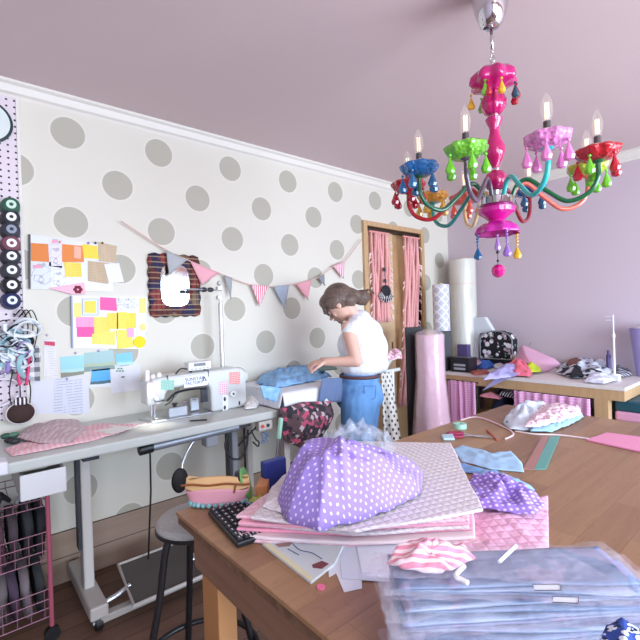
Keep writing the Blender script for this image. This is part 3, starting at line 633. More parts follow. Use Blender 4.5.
for x_, c_ in ((.90, '3a3036'), (.955, 'd8c8d8')): b = B(); b.lathe([(.0, 0), (.016, 0), (.016, .004), (.010, .008), (.010, .04), (.016, .044), (.016, .048), (0, .048)], (x_, y1+.05, ZT+.001), seg=16); b.build('bobbin', P(c_, .4), t, smooth=2)
# needle lamp
b = B(); b.tube([(.716, y0-.01, .945), (.716, y0-.012, .925)], .012, 12); m_ = N('lamp_lens', .3); m_.b.inputs['Emission Color'].default_value = (1, .98, .94, 1); m_.b.inputs['Emission Strength'].default_value = 9
b.build('lamp', m_.mat, t)
l = bpy.data.lights.new('needle_lamp', 'SPOT'); l.energy = .7; l.spot_size = R(80); l.spot_blend = .6; l.shadow_soft_size = .02; l.color = (1, .96, .9)
lo = bpy.data.objects.new('needle_lamp', l); COL.objects.link(lo); lo.location = (.716, y0-.03, .90); lo.rotation_euler = (R(-12), 0, 0)
# thread stand
t = thing('thread_stand', 'tall silver thread stand rising behind the sewing machine', 'stand', (1.205, 2.33, ZT))
b = B(); b.lathe([(.028, 0), (.028, .008), (.013, .012), (.013, .59), (.008, .595), (.008, .64), (0, .642)], (1.205, 2.33, ZT), seg=16); b.build('pole', P('dde0e2', .25, .5), t, smooth=2)
p = ad(219, 290, (V((1.205, 2.33, 1.4))-EYE).dot(CF)); L_ = CR*-1
b = B(); b.tube([p+V((.015, 0, 0)), p+V((-.23, -.03, 0))], .0055, 8); b.build('arm', M_STEEL, t)
for k in (.06, .10, .135): b = B(); b.ball(p+V((-k, -.009, 0)), .018, (1.2, .8, .8), 12); b.build('thread_eye', M_DKM, t, smooth=True)
for dz_ in (.0, -.055): b = B(); b.box(p+V((.0, 0, dz_+.01)), (.03, .03, .024)); b.build('clamp', P('e6e8ea', .3), t, bevel=.004)
b = B(); b.ball(p+V((.0, 0, .04)), .012, (1, 1, 1.2)); b.build('cap', M_STEEL, t, smooth=True)
# cloth and papers on the sewing table
cloth('striped_cloth', [az(a, c, ZT) for a, c in [(17, 441), (30, 428), (60, 418), (78, 423), (88, 434), (70, 446), (40, 447)]], stripes('d4c2c2', 'c8acb0', .022, .5, 'x', 'UV'), ZT+.012, top=.02, fold=.008, seed=3, uvr=.5, label='grey pink striped cloth on the left end of sewing table', cat='cloth')
cloth('striped_cloth', [az(a, c, ZT) for a, c in [(4, 450), (22, 443), (70, 436), (96, 424), (138, 425), (124, 432), (90, 442), (40, 452), (12, 457)]], stripes('f0b4bc', 'ecccd0', .020, .5, 'x', 'UV'), ZT, top=.012, fold=.007, seed=5, uvr=.2, label='rose pink striped cloth at front of the sewing table', cat='cloth')
for k, (px, lb) in enumerate([([(88, 434), (112, 428), (134, 430), (112, 437)], 'blank white paper sheet beside the rose striped cloth'), ([(110, 427), (140, 421), (152, 424), (128, 430)], 'blank paper strip just left of the needle plate')]):
    slab('paper_sheet', [az(a, c, ZT) for a, c in px], ZT+.013-.012*k, .001, P('f0efe8', .7), label=lb, cat='paper')
b = B(); a_, c_ = az(190, 421.5, ZT), az(207, 420.5, ZT); b.box(((a_+c_)/2)+V((0, 0, .004)), ((c_-a_).length, .008, .006), math.atan2((c_-a_).y, (c_-a_).x)); b.build('tweezers', P('16161a', .4), bevel=.002, label='black tweezers lying in front of the sewing machine', cat='tweezers')
t = thing('thread_snips', 'green and black thread snips at the left end of sewing table', 'snips', az(12, 437, ZT))
for k, (a, c) in enumerate([(6, 436), (10, 440), (14, 435), (15, 441)]): b = B(); b.ball(az(a, c, ZT+.016), 1, (.022, .014, .013), 10); b.build('grip', P(('2f5a46', '1b211f', '58876e', '242a2c')[k], .5), t, smooth=True)
for i, (px, c, sd, lb) in enumerate([([(243, 402), (252, 396), (262, 402), (256, 409), (245, 410)], 'f0f0ec', 31, 'white scrap of cloth at the right of sewing machine'), ([(252, 399), (262, 396), (271, 402), (264, 406)], 'e85c86', 32, 'hot pink scrap of cloth at the right of sewing machine'), ([(245, 394), (249, 388), (258, 398), (250, 402)], '2a2026', 33, 'dark scrap of cloth against the sewing machine')]):
    cloth('fabric_scrap', [az(a, c, ZT) for a, c in px], F(c), ZT+.001+.006*i, top=.03, fold=.012, freq=40, seed=sd, label=lb, cat='fabric scrap')

# ------------------------------------------------------------------ cloth-covered table beside it
t = thing('ironing_table', 'low table covered with a plain white sheet beside the sewing table', 'table', (1.53, 2.15, 0))
n = N('white_sheet', .8); n.color('e6eaf2'); n.bump(n.noise(14, 2), .25, .01); M_SHEET = n.mat
b = B(); X0, X1, Y0, Y1, ZS = 1.355, 1.72, 1.93, 2.43, .855
b.bb((X0, Y0, ZS-.03), (X1, Y1, ZS-.004)); b.build('tabletop', P('d8d4cc', .5), t)
for x in (X0+.04, X1-.04):
    for y in (Y0+.05, Y1-.05): b = B(); b.box((x, y, (ZS-.03)/2), (.035, .035, ZS-.03)); b.build('leg', P('c9c7c2', .4), t)
b = B()
def sheet(u, w):
    x = X0-.012+(X1-X0+.024)*u
    if w < .7: y = Y1-(Y1-Y0+.014)*(w/.7); z = ZS+.003*noise.noise(V((x*9, y*9, 0)))
    else: k = (w-.7)/.3; y = Y0-.016-.012*k-.012*abs(sin(x*22))*k; z = ZS-.006-(.085+.05*(1-u)+.012*sin(x*7))*k
    return V((x, y, z))
b.grid(sheet, 60, 34); b.build('sheet', M_SHEET, t, smooth=True, solid=.003)
b = B()
def sheet2(u, w): y = Y0-.016+(Y1-Y0)*u; return V((X0-.013-.02*w-.008*abs(sin(y*20))*w, y, ZS-.002-.08*w))
b.grid(sheet2, 40, 10); b.build('sheet_side', M_SHEET, t, smooth=True, solid=.003)
blue = lambda c='6ea6dc': F(c)
n = N('blue_satin', .45); n.color(n.mix(n.noise(30, 3), '5c9cd8', 'a6d0f0')); n.bump(n.noise(35, 3), .6, .01); M_BLUE = n.mat
cloth('blue_cloth', [az(a, c, ZS) for a, c in [(256, 384), (262, 376), (290, 369), (322, 371), (332, 378), (300, 385), (275, 389)]], M_BLUE, ZS, top=.045, fold=.03, freq=16, seed=11, radial=.3, label='crumpled light blue cloth under the hands of the person', cat='cloth')
b = B(); pp = [ay(a, c, Y0-.035) for a, c in [(260, 385), (282, 388), (275, 402), (263, 398)]]
def fn(u, w): p = pp[0].lerp(pp[1], u).lerp(pp[3].lerp(pp[2], u), w); p.y -= .008*sin(u*14)*w; return p
b.grid(fn, 14, 8); b.build('blue_cloth', M_BLUE, smooth=True, solid=.003, label='light blue cloth end hanging over the white sheet edge', cat='cloth')
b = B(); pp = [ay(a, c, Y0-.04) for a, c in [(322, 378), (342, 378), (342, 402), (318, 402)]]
b.grid(fn, 14, 8); b.build('blue_shadow_sheet', F('66799c'), smooth=True, solid=.003, label='dusky blue cloth hanging over table edge beside the person', cat='cloth')  # hung sheet whose dusky blue stands in for a shadowed pocket
slab('pattern_card', [az(a, c, ZS) for a, c in [(316, 372), (333, 371), (338, 377), (320, 379)]], ZS+.05, .006, P('5c8078', .6), label='dark teal green card lying on the blue cloth', cat='card')
# patchwork bag hung under the sheet
n = N('dark_patchwork', .85, coord='Object'); vc = n.vor(48, 'Color'); hs = n.t.nodes.new('ShaderNodeSeparateColor'); n.t.links.new(vc, hs.inputs[0])
c = n.mix(n.gt(hs.outputs[0], .55), '2e2a32', '5a4448'); c = n.mix(n.gt(hs.outputs[1], .87), c, 'b8506c'); c = n.mix(n.gt(hs.outputs[2], .86), c, 'b9a8ac'); n.color(c); n.bump(n.noise(30), .5, .01); M_PW = n.mat
b = B(); o8 = [ay(a, c, 1.87) for a, c in [(279, 409), (303, 402), (330, 401), (334, 414), (329, 428), (316, 442), (300, 448), (284, 440), (281, 425)]]; cc = sum(o8, V())/len(o8)
def fn(u, w):
    a = u*len(o8); i = int(a) % len(o8); p = o8[i].lerp(o8[(i+1) % len(o8)], a-int(a)); q = cc.lerp(p, w); q.y = 1.87-.06*(1-w*w)-.012*noise.noise(q*25); return q
b.grid(fn, 54, 14); b.grid(lambda u, w: V((lambda p: (p.x, 1.875+.02*(1-w), p.z))(fn(u, w))), 54, 6)
b.build('patchwork_bag', M_PW, smooth=True, merge=True, label='dark patchwork cloth bag with pink roses hanging below the white sheet', cat='bag')
# rod with mint handle
p0, p1 = ad(281, 418, 1.98), ad(275, 470, 1.98); dd = (p1-p0).normalized(); t = thing('steamer_rod', 'upright grey rod with a mint green handle behind the wooden table', 'rod', p0+dd*.75)
b = B(); b.tube([p0, p0+dd*.095], .0115, 12); b.build('handle', P('a9dcc4', .4), t, bevel=.003)
b = B(); b.tube([p0+dd*.09, p0+dd*(p0.z/abs(dd.z)-.01)], .0065, 10); b.build('shaft', P('8c9094', .35, .4), t)
# ------------------------------------------------------------------ stool
sc_ = V((.592, 1.362, 0)); zs = .625
t = thing('bar_stool', 'black metal bar stool with round grey fabric seat tucked beside wooden table', 'stool', sc_)
n = N('grey_felt', .95); n.color(n.mix(n.noise(180, 3), '8c8c8a', 'b4b4b0')); n.bump(n.noise(200, 2), .4, .004)
b = B(); b.lathe([(0, .0), (.09, 0), (.120, -.006), (.128, -.018), (.126, -.028), (.0, -.028)], sc_+V((0, 0, zs)), seg=40); b.build('seat', n.mat, t, smooth=2)
b = B(); b.lathe([(.0, -.042), (.120, -.042), (.130, -.036), (.130, -.027), (.125, -.024)], sc_+V((0, 0, zs)), seg=40); b.build('seat_rim', M_BLACK, t, smooth=2)
for k in range(4):
    a = R(-190+90*k); u = V((cos(a), sin(a), 0)); b = B(); b.tube(bez([sc_+u*.07+V((0, 0, zs-.045)), sc_+u*.10+V((0, 0, zs-.09)), sc_+u*.13+V((0, 0, .35)), sc_+u*.205+V((0, 0, .008))], 8), .0115, 10); b.build('leg', M_BLACK, t, smooth=True)
b = B(); b.tube([sc_+V((cos(a)*.19, sin(a)*.19, .14)) for a in [2*pi*i/48 for i in range(48)]], .010, 10, closed=True); b.build('foot_ring', M_BLACK, t, smooth=True)
# ------------------------------------------------------------------ wire cart at the lower left
t = thing('wire_cart', 'tall pink wire basket cart with casters at lower left under the table', 'cart', (.1, 2.0, 0))
M_WIRE = P('8f6272', .4, .3); M_PKP = P('a85468', .45)
cx0, cx1, cy0, cy1 = -.32, .262, 2.03, 2.38
for x in (cx0, cx1):
    for y in (cy0, cy1): b = B(); b.tube([(x, y, .06), (x, y, .59)], .0085, 10); b.build('post', M_PKP, t)
for x in (cx0, cx1):
    for y in (cy0, cy1): b = B(); b.tube([(x, y-.012, .03), (x, y+.012, .03)], .028, 16); b.tube([(x, y, .03), (x, y, .065)], .008, 8); b.build('caster', M_BLACK, t)
for zb in (.10, .33, .545):
    b = B(); hh = (0, .035, .07, .11) if zb < .5 else (0, .03)
    for dz_ in hh: b.tube([(cx0, cy0, zb+dz_), (cx1, cy0, zb+dz_), (cx1, cy1, zb+dz_), (cx0, cy1, zb+dz_)], .0022, 6, closed=True)
    for i in range(13): x = cx0+(cx1-cx0)*(i+.5)/13; b.tube([(x, cy0, zb+hh[-1]), (x, cy0, zb), (x, cy1, zb), (x, cy1, zb+hh[-1])], .0016, 5)
    b.build('basket', M_WIRE, t)
FC = ['3a3a40', '56545a', '4a4248', '6d6668', '33383a', '5c6064', 'a8486a', '2f3236', '4c3e50', '6a6e66', '3f4a44', '5a3c48', '26282c', '7a7074']
FN = ['charcoal', 'grey', 'plum grey', 'warm grey', 'dark green grey', 'slate', 'pink', 'black', 'dusky purple', 'sage', 'bottle green', 'maroon', 'ink black', 'taupe']
for row, (zb, nn) in enumerate(((.105, 13), (.335, 14))):
    for i in range(nn):
        x = cx0+.03+i*(cx1-cx0-.055)/(nn-1); r_ = random.Random(row*50+i)
        if x < .02: continue
        hgt = .165+.02*r_.random(); k = (i*5+row*3) % 14; b = B()
        def fn(u, w, x=x, hgt=hgt, s=i+row*20):
            a = u*pi; yy = (cy0+cy1)/2-.13*cos(a); sg = sin(a)**.35; zz = zb+.003+hgt*sg*w; return V((x+.012*w*sin(s)+.006*noise.noise(V((yy*20, zz*20, s))), yy, zz))
        b.grid(fn, 20, 8)
        b.build('folded_fabric', F(FC[k]), smooth=True, solid=.030, label='%s folded fabric in %s basket of pink cart, %s from right' % (FN[k], ('lower', 'upper')[row], ['first', 'second', 'third', 'fourth', 'fifth', 'sixth', 'seventh', 'eighth', 'ninth', 'tenth', 'eleventh', 'twelfth', 'thirteenth', 'last'][nn-1-i]), cat='fabric', group='folded fabrics in the pink cart')
for i in range(9):
    x = cx0+.05+i*.062
    if x < .02: continue
    b = B(); r_ = random.Random(i); yy = cy0+.05+.03*r_.random(); b.tube(bez([(x, yy, .560), (x+.02, yy+.02, .585), (x+.045, yy+.05, .560), (x+.02, yy+.12, .575)]), .008, 6)
    b.build('lace_roll', P(('2a2830', '8c8890', '3e3a44')[i % 3], .6), smooth=True, label='small %s trim coil on top of pink cart, %s from right' % (('black', 'grey', 'charcoal')[i % 3], ['first', 'second', 'third', 'fourth', 'fifth', 'sixth', 'seventh', 'eighth', 'ninth'][8-i]), cat='trim', group='trim coils on the cart top')
# ================================================================== big wooden cutting table
TX0, TX1, TY0, TY1, TZ = .467, 2.43, .252, 1.215, .72
n = N('butcher_block', .42); W_ = .085
row = n.m('FLOOR', n.m('DIVIDE', n.y, W_)); sh = n.m('FRACT', n.m('MULTIPLY', n.m('SINE', n.m('MULTIPLY', row, 12.9898)), 437.58))
ln = n.m('ADD', n.m('DIVIDE', n.x, .46), n.m('MULTIPLY', sh, 1)); seg_ = n.m('FLOOR', ln)
rnd = n.m('FRACT', n.m('MULTIPLY', n.m('SINE', n.m('ADD', n.m('MULTIPLY', seg_, 78.233), n.m('MULTIPLY', row, 3.71))), 143.7))
vv = n.mapv((1.6, 22, 1)); c = n.mix(n.noise(2.2, 4, vv), '7f5c42', 'a68060'); c = n.mix(n.m('MULTIPLY', rnd, .85), c, 'b28c66')
g = n.gt(n.m('FRACT', n.m('MULTIPLY', n.noise(1.5, 2, n.mapv((1.3, 9, 1))), 14)), .86); c = n.mix(n.m('MULTIPLY', g, .16), c, '6f4a34')
ed = n.m('ADD', n.lt(n.m('FRACT', n.m('DIVIDE', n.y, W_)), .025), n.lt(n.m('FRACT', ln), .004)); c = n.mix(n.m('MULTIPLY', ed, .35), c, '5f4230'); n.color(c); M_BUT = n.mat
n = N('plywood', .55); n.color(n.mix(n.noise(3, 4, n.mapv((3, 3, .5))), '9a6a42', 'b98856')); M_PLY = n.mat
n = N('rough_edge', .8); n.color(n.mix(n.noise(26, 4), '4e3828', '8a684c')); n.bump(n.noise(40, 4), .6, .01); M_EDGE = n.mat
n = N('apron_wood', .6); n.color(n.mix(n.noise(3, 4, n.mapv((18, .8, 18))), '6f5240', '927058')); M_APR = n.mat
t = thing('wooden_table', 'large wooden cutting table with parquet top filling the right foreground', 'table', (1.45, .73, 0))
b = B(); b.bb((TX0, TY0, TZ-.012), (TX1, TY1, TZ)); b.build('tabletop', M_BUT, t, bevel=.002)
b = B(); b.bb((TX0+.004, TY0+.004, TZ-.034), (TX1-.004, TY1-.004, TZ-.0121)); b.build('top_core', M_EDGE, t)
b = B()
for a, c_ in (((TX0+.012, TY0+.09), (TX0+.037, TY1-.09)), ((TX1-.037, TY0+.09), (TX1-.012, TY1-.09)), ((TX0+.09, TY0+.012), (TX1-.09, TY0+.037)), ((TX0+.09, TY1-.037), (TX1-.09, TY1-.012))):
    q = B(); q.bb((a[0], a[1], TZ-.125), (c_[0], c_[1], TZ-.034)); q.build('apron', M_APR, t, bevel=.002)
for x in (TX0+.04, TX1-.04):
    for y in (TY0+.175, TY1-.175): q = B(); q.bb((x-.026, y-.045, 0), (x+.026, y+.045, TZ-.0345)); q.build('leg', M_PLY, t, bevel=.003)
b = B(); b.bb((TX0-.0, TY0-.022, TZ-.03), (TX1, TY0-.0005, TZ+.001)); b.build('edge_strip', P('d8b48a', .5, 0, .06), t, bevel=.002)
tp = lambda *l: [az(a, c, TZ) for a, c in l]

# ---------------- the stack of quilted sheets
Q_W = quilt('e2dadd', 'd6ccd1', .022, bs=.35); Q_P = quilt('ecc4d0', 'e6b4c3', .022, bs=.35)
LAY = [(Q_P, 'f', 'lowest pale pink quilted sheet of the big stack'), (P('ead9dc', .85), '', 'cream backing sheet second from the bottom of the quilted stack'), (F('f0a0b8'), '', 'strong pink folded sheet low in the quilted stack'), (Q_W, '', 'white quilted sheet in the middle of the quilted stack'),
       (F('eea9bc'), '', 'pink folded sheet just under the upper quilted sheets'), (Q_P, '', 'pale pink quilted sheet second from the top of stack'), (Q_W, '', 'topmost white quilted sheet with diamond stitching')]
OUT = [az(a, c, z) for a, c, z in ((232, 541, TZ), (350, 549, TZ), (478, 543, TZ), (472, 506, .74), (455, 441, .785), (352, 438, .785), (284, 478, .785))]
cz = TZ+.001
for i, (m_, _, lb) in enumerate(LAY):
    r_ = random.Random(i+3); sc2 = 1-.010*i; cen = sum(OUT, V())/len(OUT)
    pts = [cen+(p-cen)*sc2+V((r_.uniform(-.012, .012), r_.uniform(-.012, .012), 0)) for p in OUT]
    if i == 6: pts[0] = az(250, 520, cz); pts[1] = az(356, 534, cz); pts[2] = az(484, 513, cz); pts[3] = az(470, 485, cz)
    dns = [pts[k].lerp(pts[(k+1) % 7], j/6) for k in range(7) for j in range(6)]
    dns = [p+V((noise.noise(p*9+V((i, 0, 0)))*.008, noise.noise(p*9+V((0, i, 4)))*.008, 0)) for p in dns]
    slab('quilted_sheet', dns, cz, .0088, m_, bevel=.004, uvr=.3, label=lb, cat='quilted fabric', group='folded quilted sheets'); cz += .0092
# gather at the left: folded end raised
cloth('quilted_cloth', [az(a, c, cz) for a, c in [(262, 508), (300, 520), (330, 515), (320, 478), (290, 472), (272, 488)]], Q_W, cz, top=.02, fold=.01, seed=8, label='loose white quilted cloth end on the left of the stack', cat='cloth')
# polka dot cloth
M_LAV = polka('9d85d2', 'ddd4f2', .026, .0036)
def heap(name, base, z0, peaks, mat, seed, fold, label, cat, crease=(), uvr=0):
    pts = [V((p[0], p[1], 0)) for p in base]; n_ = len(pts); cen = sum(pts, V())/n_; per = [(pts[i], pts[(i+1) % n_]) for i in range(n_)]
    bd = [a.lerp(b_, j/14) for a, b_ in per for j in range(14)]; m = len(bd); RN = 34; B_ = B(); B_.uv = B_.m.loops.layers.uv.new('UVMap'); off = V((seed, seed*2, 3))
    def hgt(p, t):
        h = 0
        for (cx, cy, hh, rad) in peaks: d = (V((cx, cy, 0))-p).length/rad; h = max(h, hh*(.5+.5*cos(pi*d))**.7) if d < 1 else h
        for (a, b_, amp, wd) in crease:
            ab = b_-a; u = max(0, min(1, (p-a).dot(ab)/ab.length_squared)); d = (p-(a+ab*u)).length; h += amp*math.exp(-(d/wd)**2)
        return h*min(1, (1-t)*2.6)**.6+fold*(.5-abs(noise.noise(p*11+off)))*min(1, (1-t)*5+.3)+fold*.3*noise.noise(p*27+off)
    G = [[B_.m.verts.new((lambda p, t: (p.x, p.y, z0+.0015+max(0, hgt(p, t))))(cen+(bd[k]-cen)*((r+1)/RN), (r+1)/RN)) for k in range(m)] for r in range(RN)]
    c0 = B_.m.verts.new((cen.x, cen.y, z0+.0015+hgt(cen, 0))); fs = [B_.m.faces.new((c0, G[0][k], G[0][(k+1) % m])) for k in range(m)]
    for r in range(RN-1): fs += [B_.m.faces.new((G[r][k], G[r+1][k], G[r+1][(k+1) % m], G[r][(k+1) % m])) for k in range(m)]
    UVC = {c0: (0, 0)}
    for k in range(m):
        ac = 0; pv = c0.co; dr = (bd[k]-cen).normalized()
        for r in range(RN): ac += (G[r][k].co-pv).length; pv = G[r][k].co; UVC[G[r][k]] = (dr.x*ac, dr.y*ac)
    for f in fs:
        for l in f.loops: l[B_.uv].uv = UVC[l.vert]
    return B_.build(name, mat, smooth=True, solid=.003, label=label, cat=cat)
zc = cz+.002
A0 = lambda a, c, z=None: (lambda p: V((p.x, p.y, 0)))(az(a, c, z or zc))
pk = A0(322, 500); pk2 = A0(375, 490)
heap('polka_dot_cloth', [A0(278, 506), A0(288, 524), A0(308, 529), A0(318, 533), A0(352, 524), A0(384, 514), A0(420, 496), A0(423, 474), A0(404, 462), A0(372, 462), A0(330, 464), A0(296, 478)], zc,
     [(pk.x, pk.y, .140, .34), (pk2.x, pk2.y, .080, .26)], M_LAV, 5, .022, 'crumpled lavender polka dot cloth heaped on the quilted stack', 'cloth',
     crease=[(A0(342, 492), A0(346, 520), .016, .010), (A0(328, 510), A0(322, 530), .012, .010), (A0(352, 502), A0(408, 498), .012, .012), (A0(350, 484), A0(415, 478), .016, .014), (A0(304, 500), A0(284, 510), .012, .014), (A0(340, 500), A0(372, 515), .010, .008)], uvr=.4)
# clear plastic behind it
F_CL = film('d9e4f0', .22, .06, 1.0, 30)
cloth('plastic_bag', [az(a, c, zc) for a, c in [(322, 474), (350, 474), (388, 470), (396, 452), (382, 444), (345, 444), (322, 452)]], F_CL, zc, top=.075, fold=.05, freq=24, seed=21, label='crumpled clear plastic bag behind the polka dot cloth', cat='plastic bag')
# lavender and blue pieces at the right of the stack
cloth('blue_cloth', tp((470, 494), (480, 474), (505, 478), (535, 492), (520, 503), (490, 505)), F('8fb8e6'), TZ, top=.03, fold=.014, seed=12, label='light blue cloth lying under the small purple dotted cloth', cat='cloth')
cloth('quilted_cloth', tp((455, 548), (480, 558), (549, 563), (548, 497), (525, 499), (470, 500)), quilt('ebb8d0', 'e3a6c4', .026, bs=.35), TZ, top=.014, fold=.006, seed=14, uvr=.6, label='pink diamond quilted sheet at the right of the white stack', cat='quilted fabric')
cloth('polka_dot_cloth', [az(a, c, TZ+.02) for a, c in [(462, 492), (475, 510), (500, 514), (536, 518), (545, 507), (530, 494), (500, 480), (474, 478)]], polka('9578cc', 'd9cbf0', .022, .004), TZ+.02, top=.035, fold=.022, freq=20, seed=16, radial=.35, label='small purple dotted cloth crumpled right of the quilted stack', cat='cloth')
cloth('fabric_piece', tp((452, 450), (462, 446), (492, 454), (511, 452), (522, 464), (524, 473), (490, 470), (462, 462)), F('a9cdea'), TZ, top=.006, fold=.006, seed=17, label='flat pale blue fabric piece with ragged edge near the ruler', cat='fabric')
cloth('fabric_piece', tp((452, 462), (470, 468), (500, 474), (508, 480), (480, 476), (458, 472)), F('7fb0e0'), TZ, top=.006, fold=.008, seed=18, label='narrow mid blue fabric piece under the pale blue one', cat='fabric')
# pattern ruler, board, cords
slab('ruler', tp((523, 470), (542, 437), (549, 437), (535, 470)), TZ+.0005, .003, P('b08078', .5), bevel=.001, label='dusty pink strip of a ruler beside the teal strip', cat='ruler')
slab('ruler', tp((534, 470), (550, 437), (560, 437), (546, 470)), TZ+.0005, .003, P('5fa89c', .4), bevel=.001, label='teal ruler lying across the wooden table', cat='ruler')
pb = slab('pink_folder', tp((586, 441), (607, 434), (668, 442), (668, 459)), TZ+.0005, .007, P('f29cc0', .5), bevel=.002, label='flat pink folder lying at the right edge of the photo', cat='folder')
b = B(); b.tube([p+V((0, 0, .004)) for p in bez(tp((515, 432), (535, 435), (560, 436), (590, 440)))], .004, 6); b.build('cord', P('f0dede', .6), smooth=True, label='pale cord running from the far cloth to pink folder', cat='cord')
b = B(); b.tube([p+V((0, 0, .004)) for p in bez(tp((461, 421), (472, 418), (482, 419), (500, 426), (511, 432), (513, 436), (505, 440)))], .004, 6); b.build('cord', P('f2d2da', .6), smooth=True, label='pink cord curving in a hook beside the tape roll', cat='cord')
q = az(460, 428); b = B(); b.lathe([(.012, 0), (.030, 0), (.030, .022), (.012, .022), (.012, 0)], q, seg=28); b.build('tape_roll', P('a9dcc8', .4), smooth=2, label='mint green tape roll standing near the table edge', cat='tape')
# scissors
t = thing('scissors', 'scissors with dark red handles pointing right on the table', 'scissors', az(460, 437))
for s_ in (-1, 1):
    c0 = az(455, 436+s_*1.6); b = B(); b.tube([c0+V((cos(a)*.035*CR.x+sin(a)*.012*CR.y*-1, cos(a)*.035*CR.y+sin(a)*.012*CR.x, .006)) for a in [2*pi*i/20 for i in range(20)]], .0055, 8, closed=True); b.build('handle', P('a02850', .4), t, smooth=True)
    b = B(); b.tube([az(464, 436+s_*1.2)+V((0, 0, .006)), az(476, 437.2-s_*.4)+V((0, 0, .005)), az(499, 438.2-s_*.7)+V((0, 0, .003))], [.005, .006, .001], 6, flat=.35); b.build('blade', M_STEEL, t)
slab('small_card', tp((441, 437), (453, 436), (455, 441), (443, 441)), TZ+.0005, .012, P('b9dce8', .5), label='small pale blue packet beside the scissors handles', cat='packet')
b = B(); b.tube([az(487, 431)+V((0, 0, .004)), az(497, 441)+V((0, 0, .004))], .004, 6); b.build('pencil', P('c2502c', .5), label='short red pencil lying right of the scissors', cat='pencil')
# far pile
cloth('white_cloth', tp((503, 424), (510, 414), (528, 404), (545, 404), (548, 424), (530, 432), (510, 431)), F('d9e2ee'), TZ, top=.05, fold=.02, seed=23, radial=.3, label='white blue cloth folded at left of the far pile', cat='cloth')
cloth('blue_cloth', tp((530, 433), (552, 433), (570, 426), (584, 418), (570, 410), (545, 412), (535, 422)), F('a6cfe6'), TZ, top=.035, fold=.02, seed=24, label='pale blue cloth under the pink lace in the far pile', cat='cloth')
cloth('lace_cloth', [az(a, c, TZ+.02) for a, c in [(524, 430), (536, 430), (560, 424), (582, 417), (580, 411), (562, 410), (545, 407), (535, 416)]], floral('f0cdd8', ['f6eef2', 'c88aa4'], 60), TZ+.025, top=.025, fold=.022, freq=22, seed=25, label='pink and white lace cloth on top of the far pile', cat='cloth')
slab('dark_card', tp((506, 426), (510, 417), (520, 425), (513, 429)), TZ+.018, .003, P('3c4468', .6), label='dark blue triangle of cloth tucked in white cloth', cat='fabric scrap')

# ---------------- pouch, calculator, tapes at the near corner
a_ = math.atan2(CR.y, CR.x); pc = az(216, 508); t = thing('zipper_pouch', 'pink zipper pouch with a tan top and blue pompom trim', 'pouch', pc)
rx_ = V((CR.x, CR.y, 0)).normalized(); ry_ = V((-rx_.y, rx_.x, 0))
def pouch(z_lo, z_hi, wlo, whi, tlo, thi):
    b = B()
    def fn(u, w):
        th = 2*pi*u; W = wlo+(whi-wlo)*w; T = tlo+(thi-tlo)*w; c_, s_ = cos(th), sin(th)
        p = pc+rx_*(W*(abs(c_)**.7)*(1 if c_ > 0 else -1))+ry_*(T*s_+.03)
        return V((p.x, p.y, TZ+z_lo+(z_hi-z_lo)*w+.005*sin(th*3)*w))
    b.grid(fn, 40, 8); return b
pouch(.002, .052, .078, .096, .030, .036).build('pouch_body', F('eba9b8'), t, smooth=True, solid=.002)
pouch(.051, .078, .096, .092, .036, .003).build('tan_band', F('e0b984'), t, smooth=True, solid=.002)
b = B(); b.tube([pc+rx_*(-.1+.2*i/12)+ry_*(.004+.0*i)+V((0, 0, .066+.002*sin(i))) for i in range(13)], .003, 6); b.tube([pc+rx_*.06+ry_*.0+V((0, 0, .066)), pc+rx_*.055-ry_*.008+V((0, 0, .045))], .003, 6); b.build('zipper', P('8a4a20', .4), t)
for i in range(15):
    a = pi+pi*i/14; b = B(); b.ball(pc+rx_*(cos(a)*.082)+ry_*(sin(a)*.036+.028)+V((0, 0, .009)), .0075, (1, 1, 1), 8); b.build('pompom', P('7fb3bc' if i % 2 else '8ec4c4', .9), t, smooth=True)
# calculator-like keypad
ko = az(208, 516); kx = az(240, 553)-ko; kl = .215; kx.z = 0; kx.normalize(); ky = V((kx.y, -kx.x, 0)) if False else V((-kx.y, kx.x, 0)); 
if ky.dot(rx_) < 0: ky = -ky
t = thing('keypad', 'black keypad with pale lettered keys partly under the quilted stack', 'keypad', ko)
rotm = Matrix((kx, ky, V((0, 0, 1)))).transposed(); kw = .095
b = B(); b.box(ko+kx*kl/2+ky*kw/2+V((0, 0, .009)), (kl, kw, .014), rotm); b.build('case', P('17181d', .4), t, bevel=.004)
for i in range(9):
    for j in range(5):
        b = B(); b.box(ko+kx*(.014+i*.0232)+ky*(.012+j*.018)+V((0, 0, .0185)), (.018, .014, .005), rotm); kk = b.build('key', P('20222a' , .5), t, bevel=.0015)
        b = B(); b.box(ko+kx*(.014+i*.0232)+ky*(.012+j*.018)+V((0, 0, .0213)), (.007, .003, .0004), rotm); b.build('key_mark', P('c9d2e2', .5), kk)
# ring of tapes behind the pouch
q = az(243, 499); t = thing('tape_ring', 'upright black and green tape roll behind the pink pouch', 'tape', q)
b = B(); b.lathe([(.024, -.008), (.044, -.008), (.044, .008), (.024, .008), (.024, -.008)], q+V((0, 0, .0465)), rx_*.8+V((0, 0, .25)), seg=24); b.build('tape', P('26262c', .4), t, smooth=2)
b = B(); b.lathe([(.026, .009), (.046, .009), (.046, .014), (.026, .014), (.026, .009)], q+V((0, 0, .0465)), rx_*.8+V((0, 0, .25)), seg=24); b.build('green_rim', P('78c070', .5), t, smooth=2)
slab('orange_card', tp((256, 503), (262, 488), (272, 484), (268, 502)), TZ+.001, .05, P('c98a5a', .7), bevel=.004, label='tan orange block beside the black tape roll', cat='block')
b = B(); b.tube([p+V((0, 0, .008)) for p in bez(tp((236, 510), (244, 505), (250, 508), (258, 502), (262, 508), (268, 500)))], .006, 8); b.build('beaded_trim', gingham('8fb8d0', '30405a', .012, 'x', 'y', 'Object'), smooth=True, label='blue patterned trim ribbon winding beside the keypad', cat='trim')
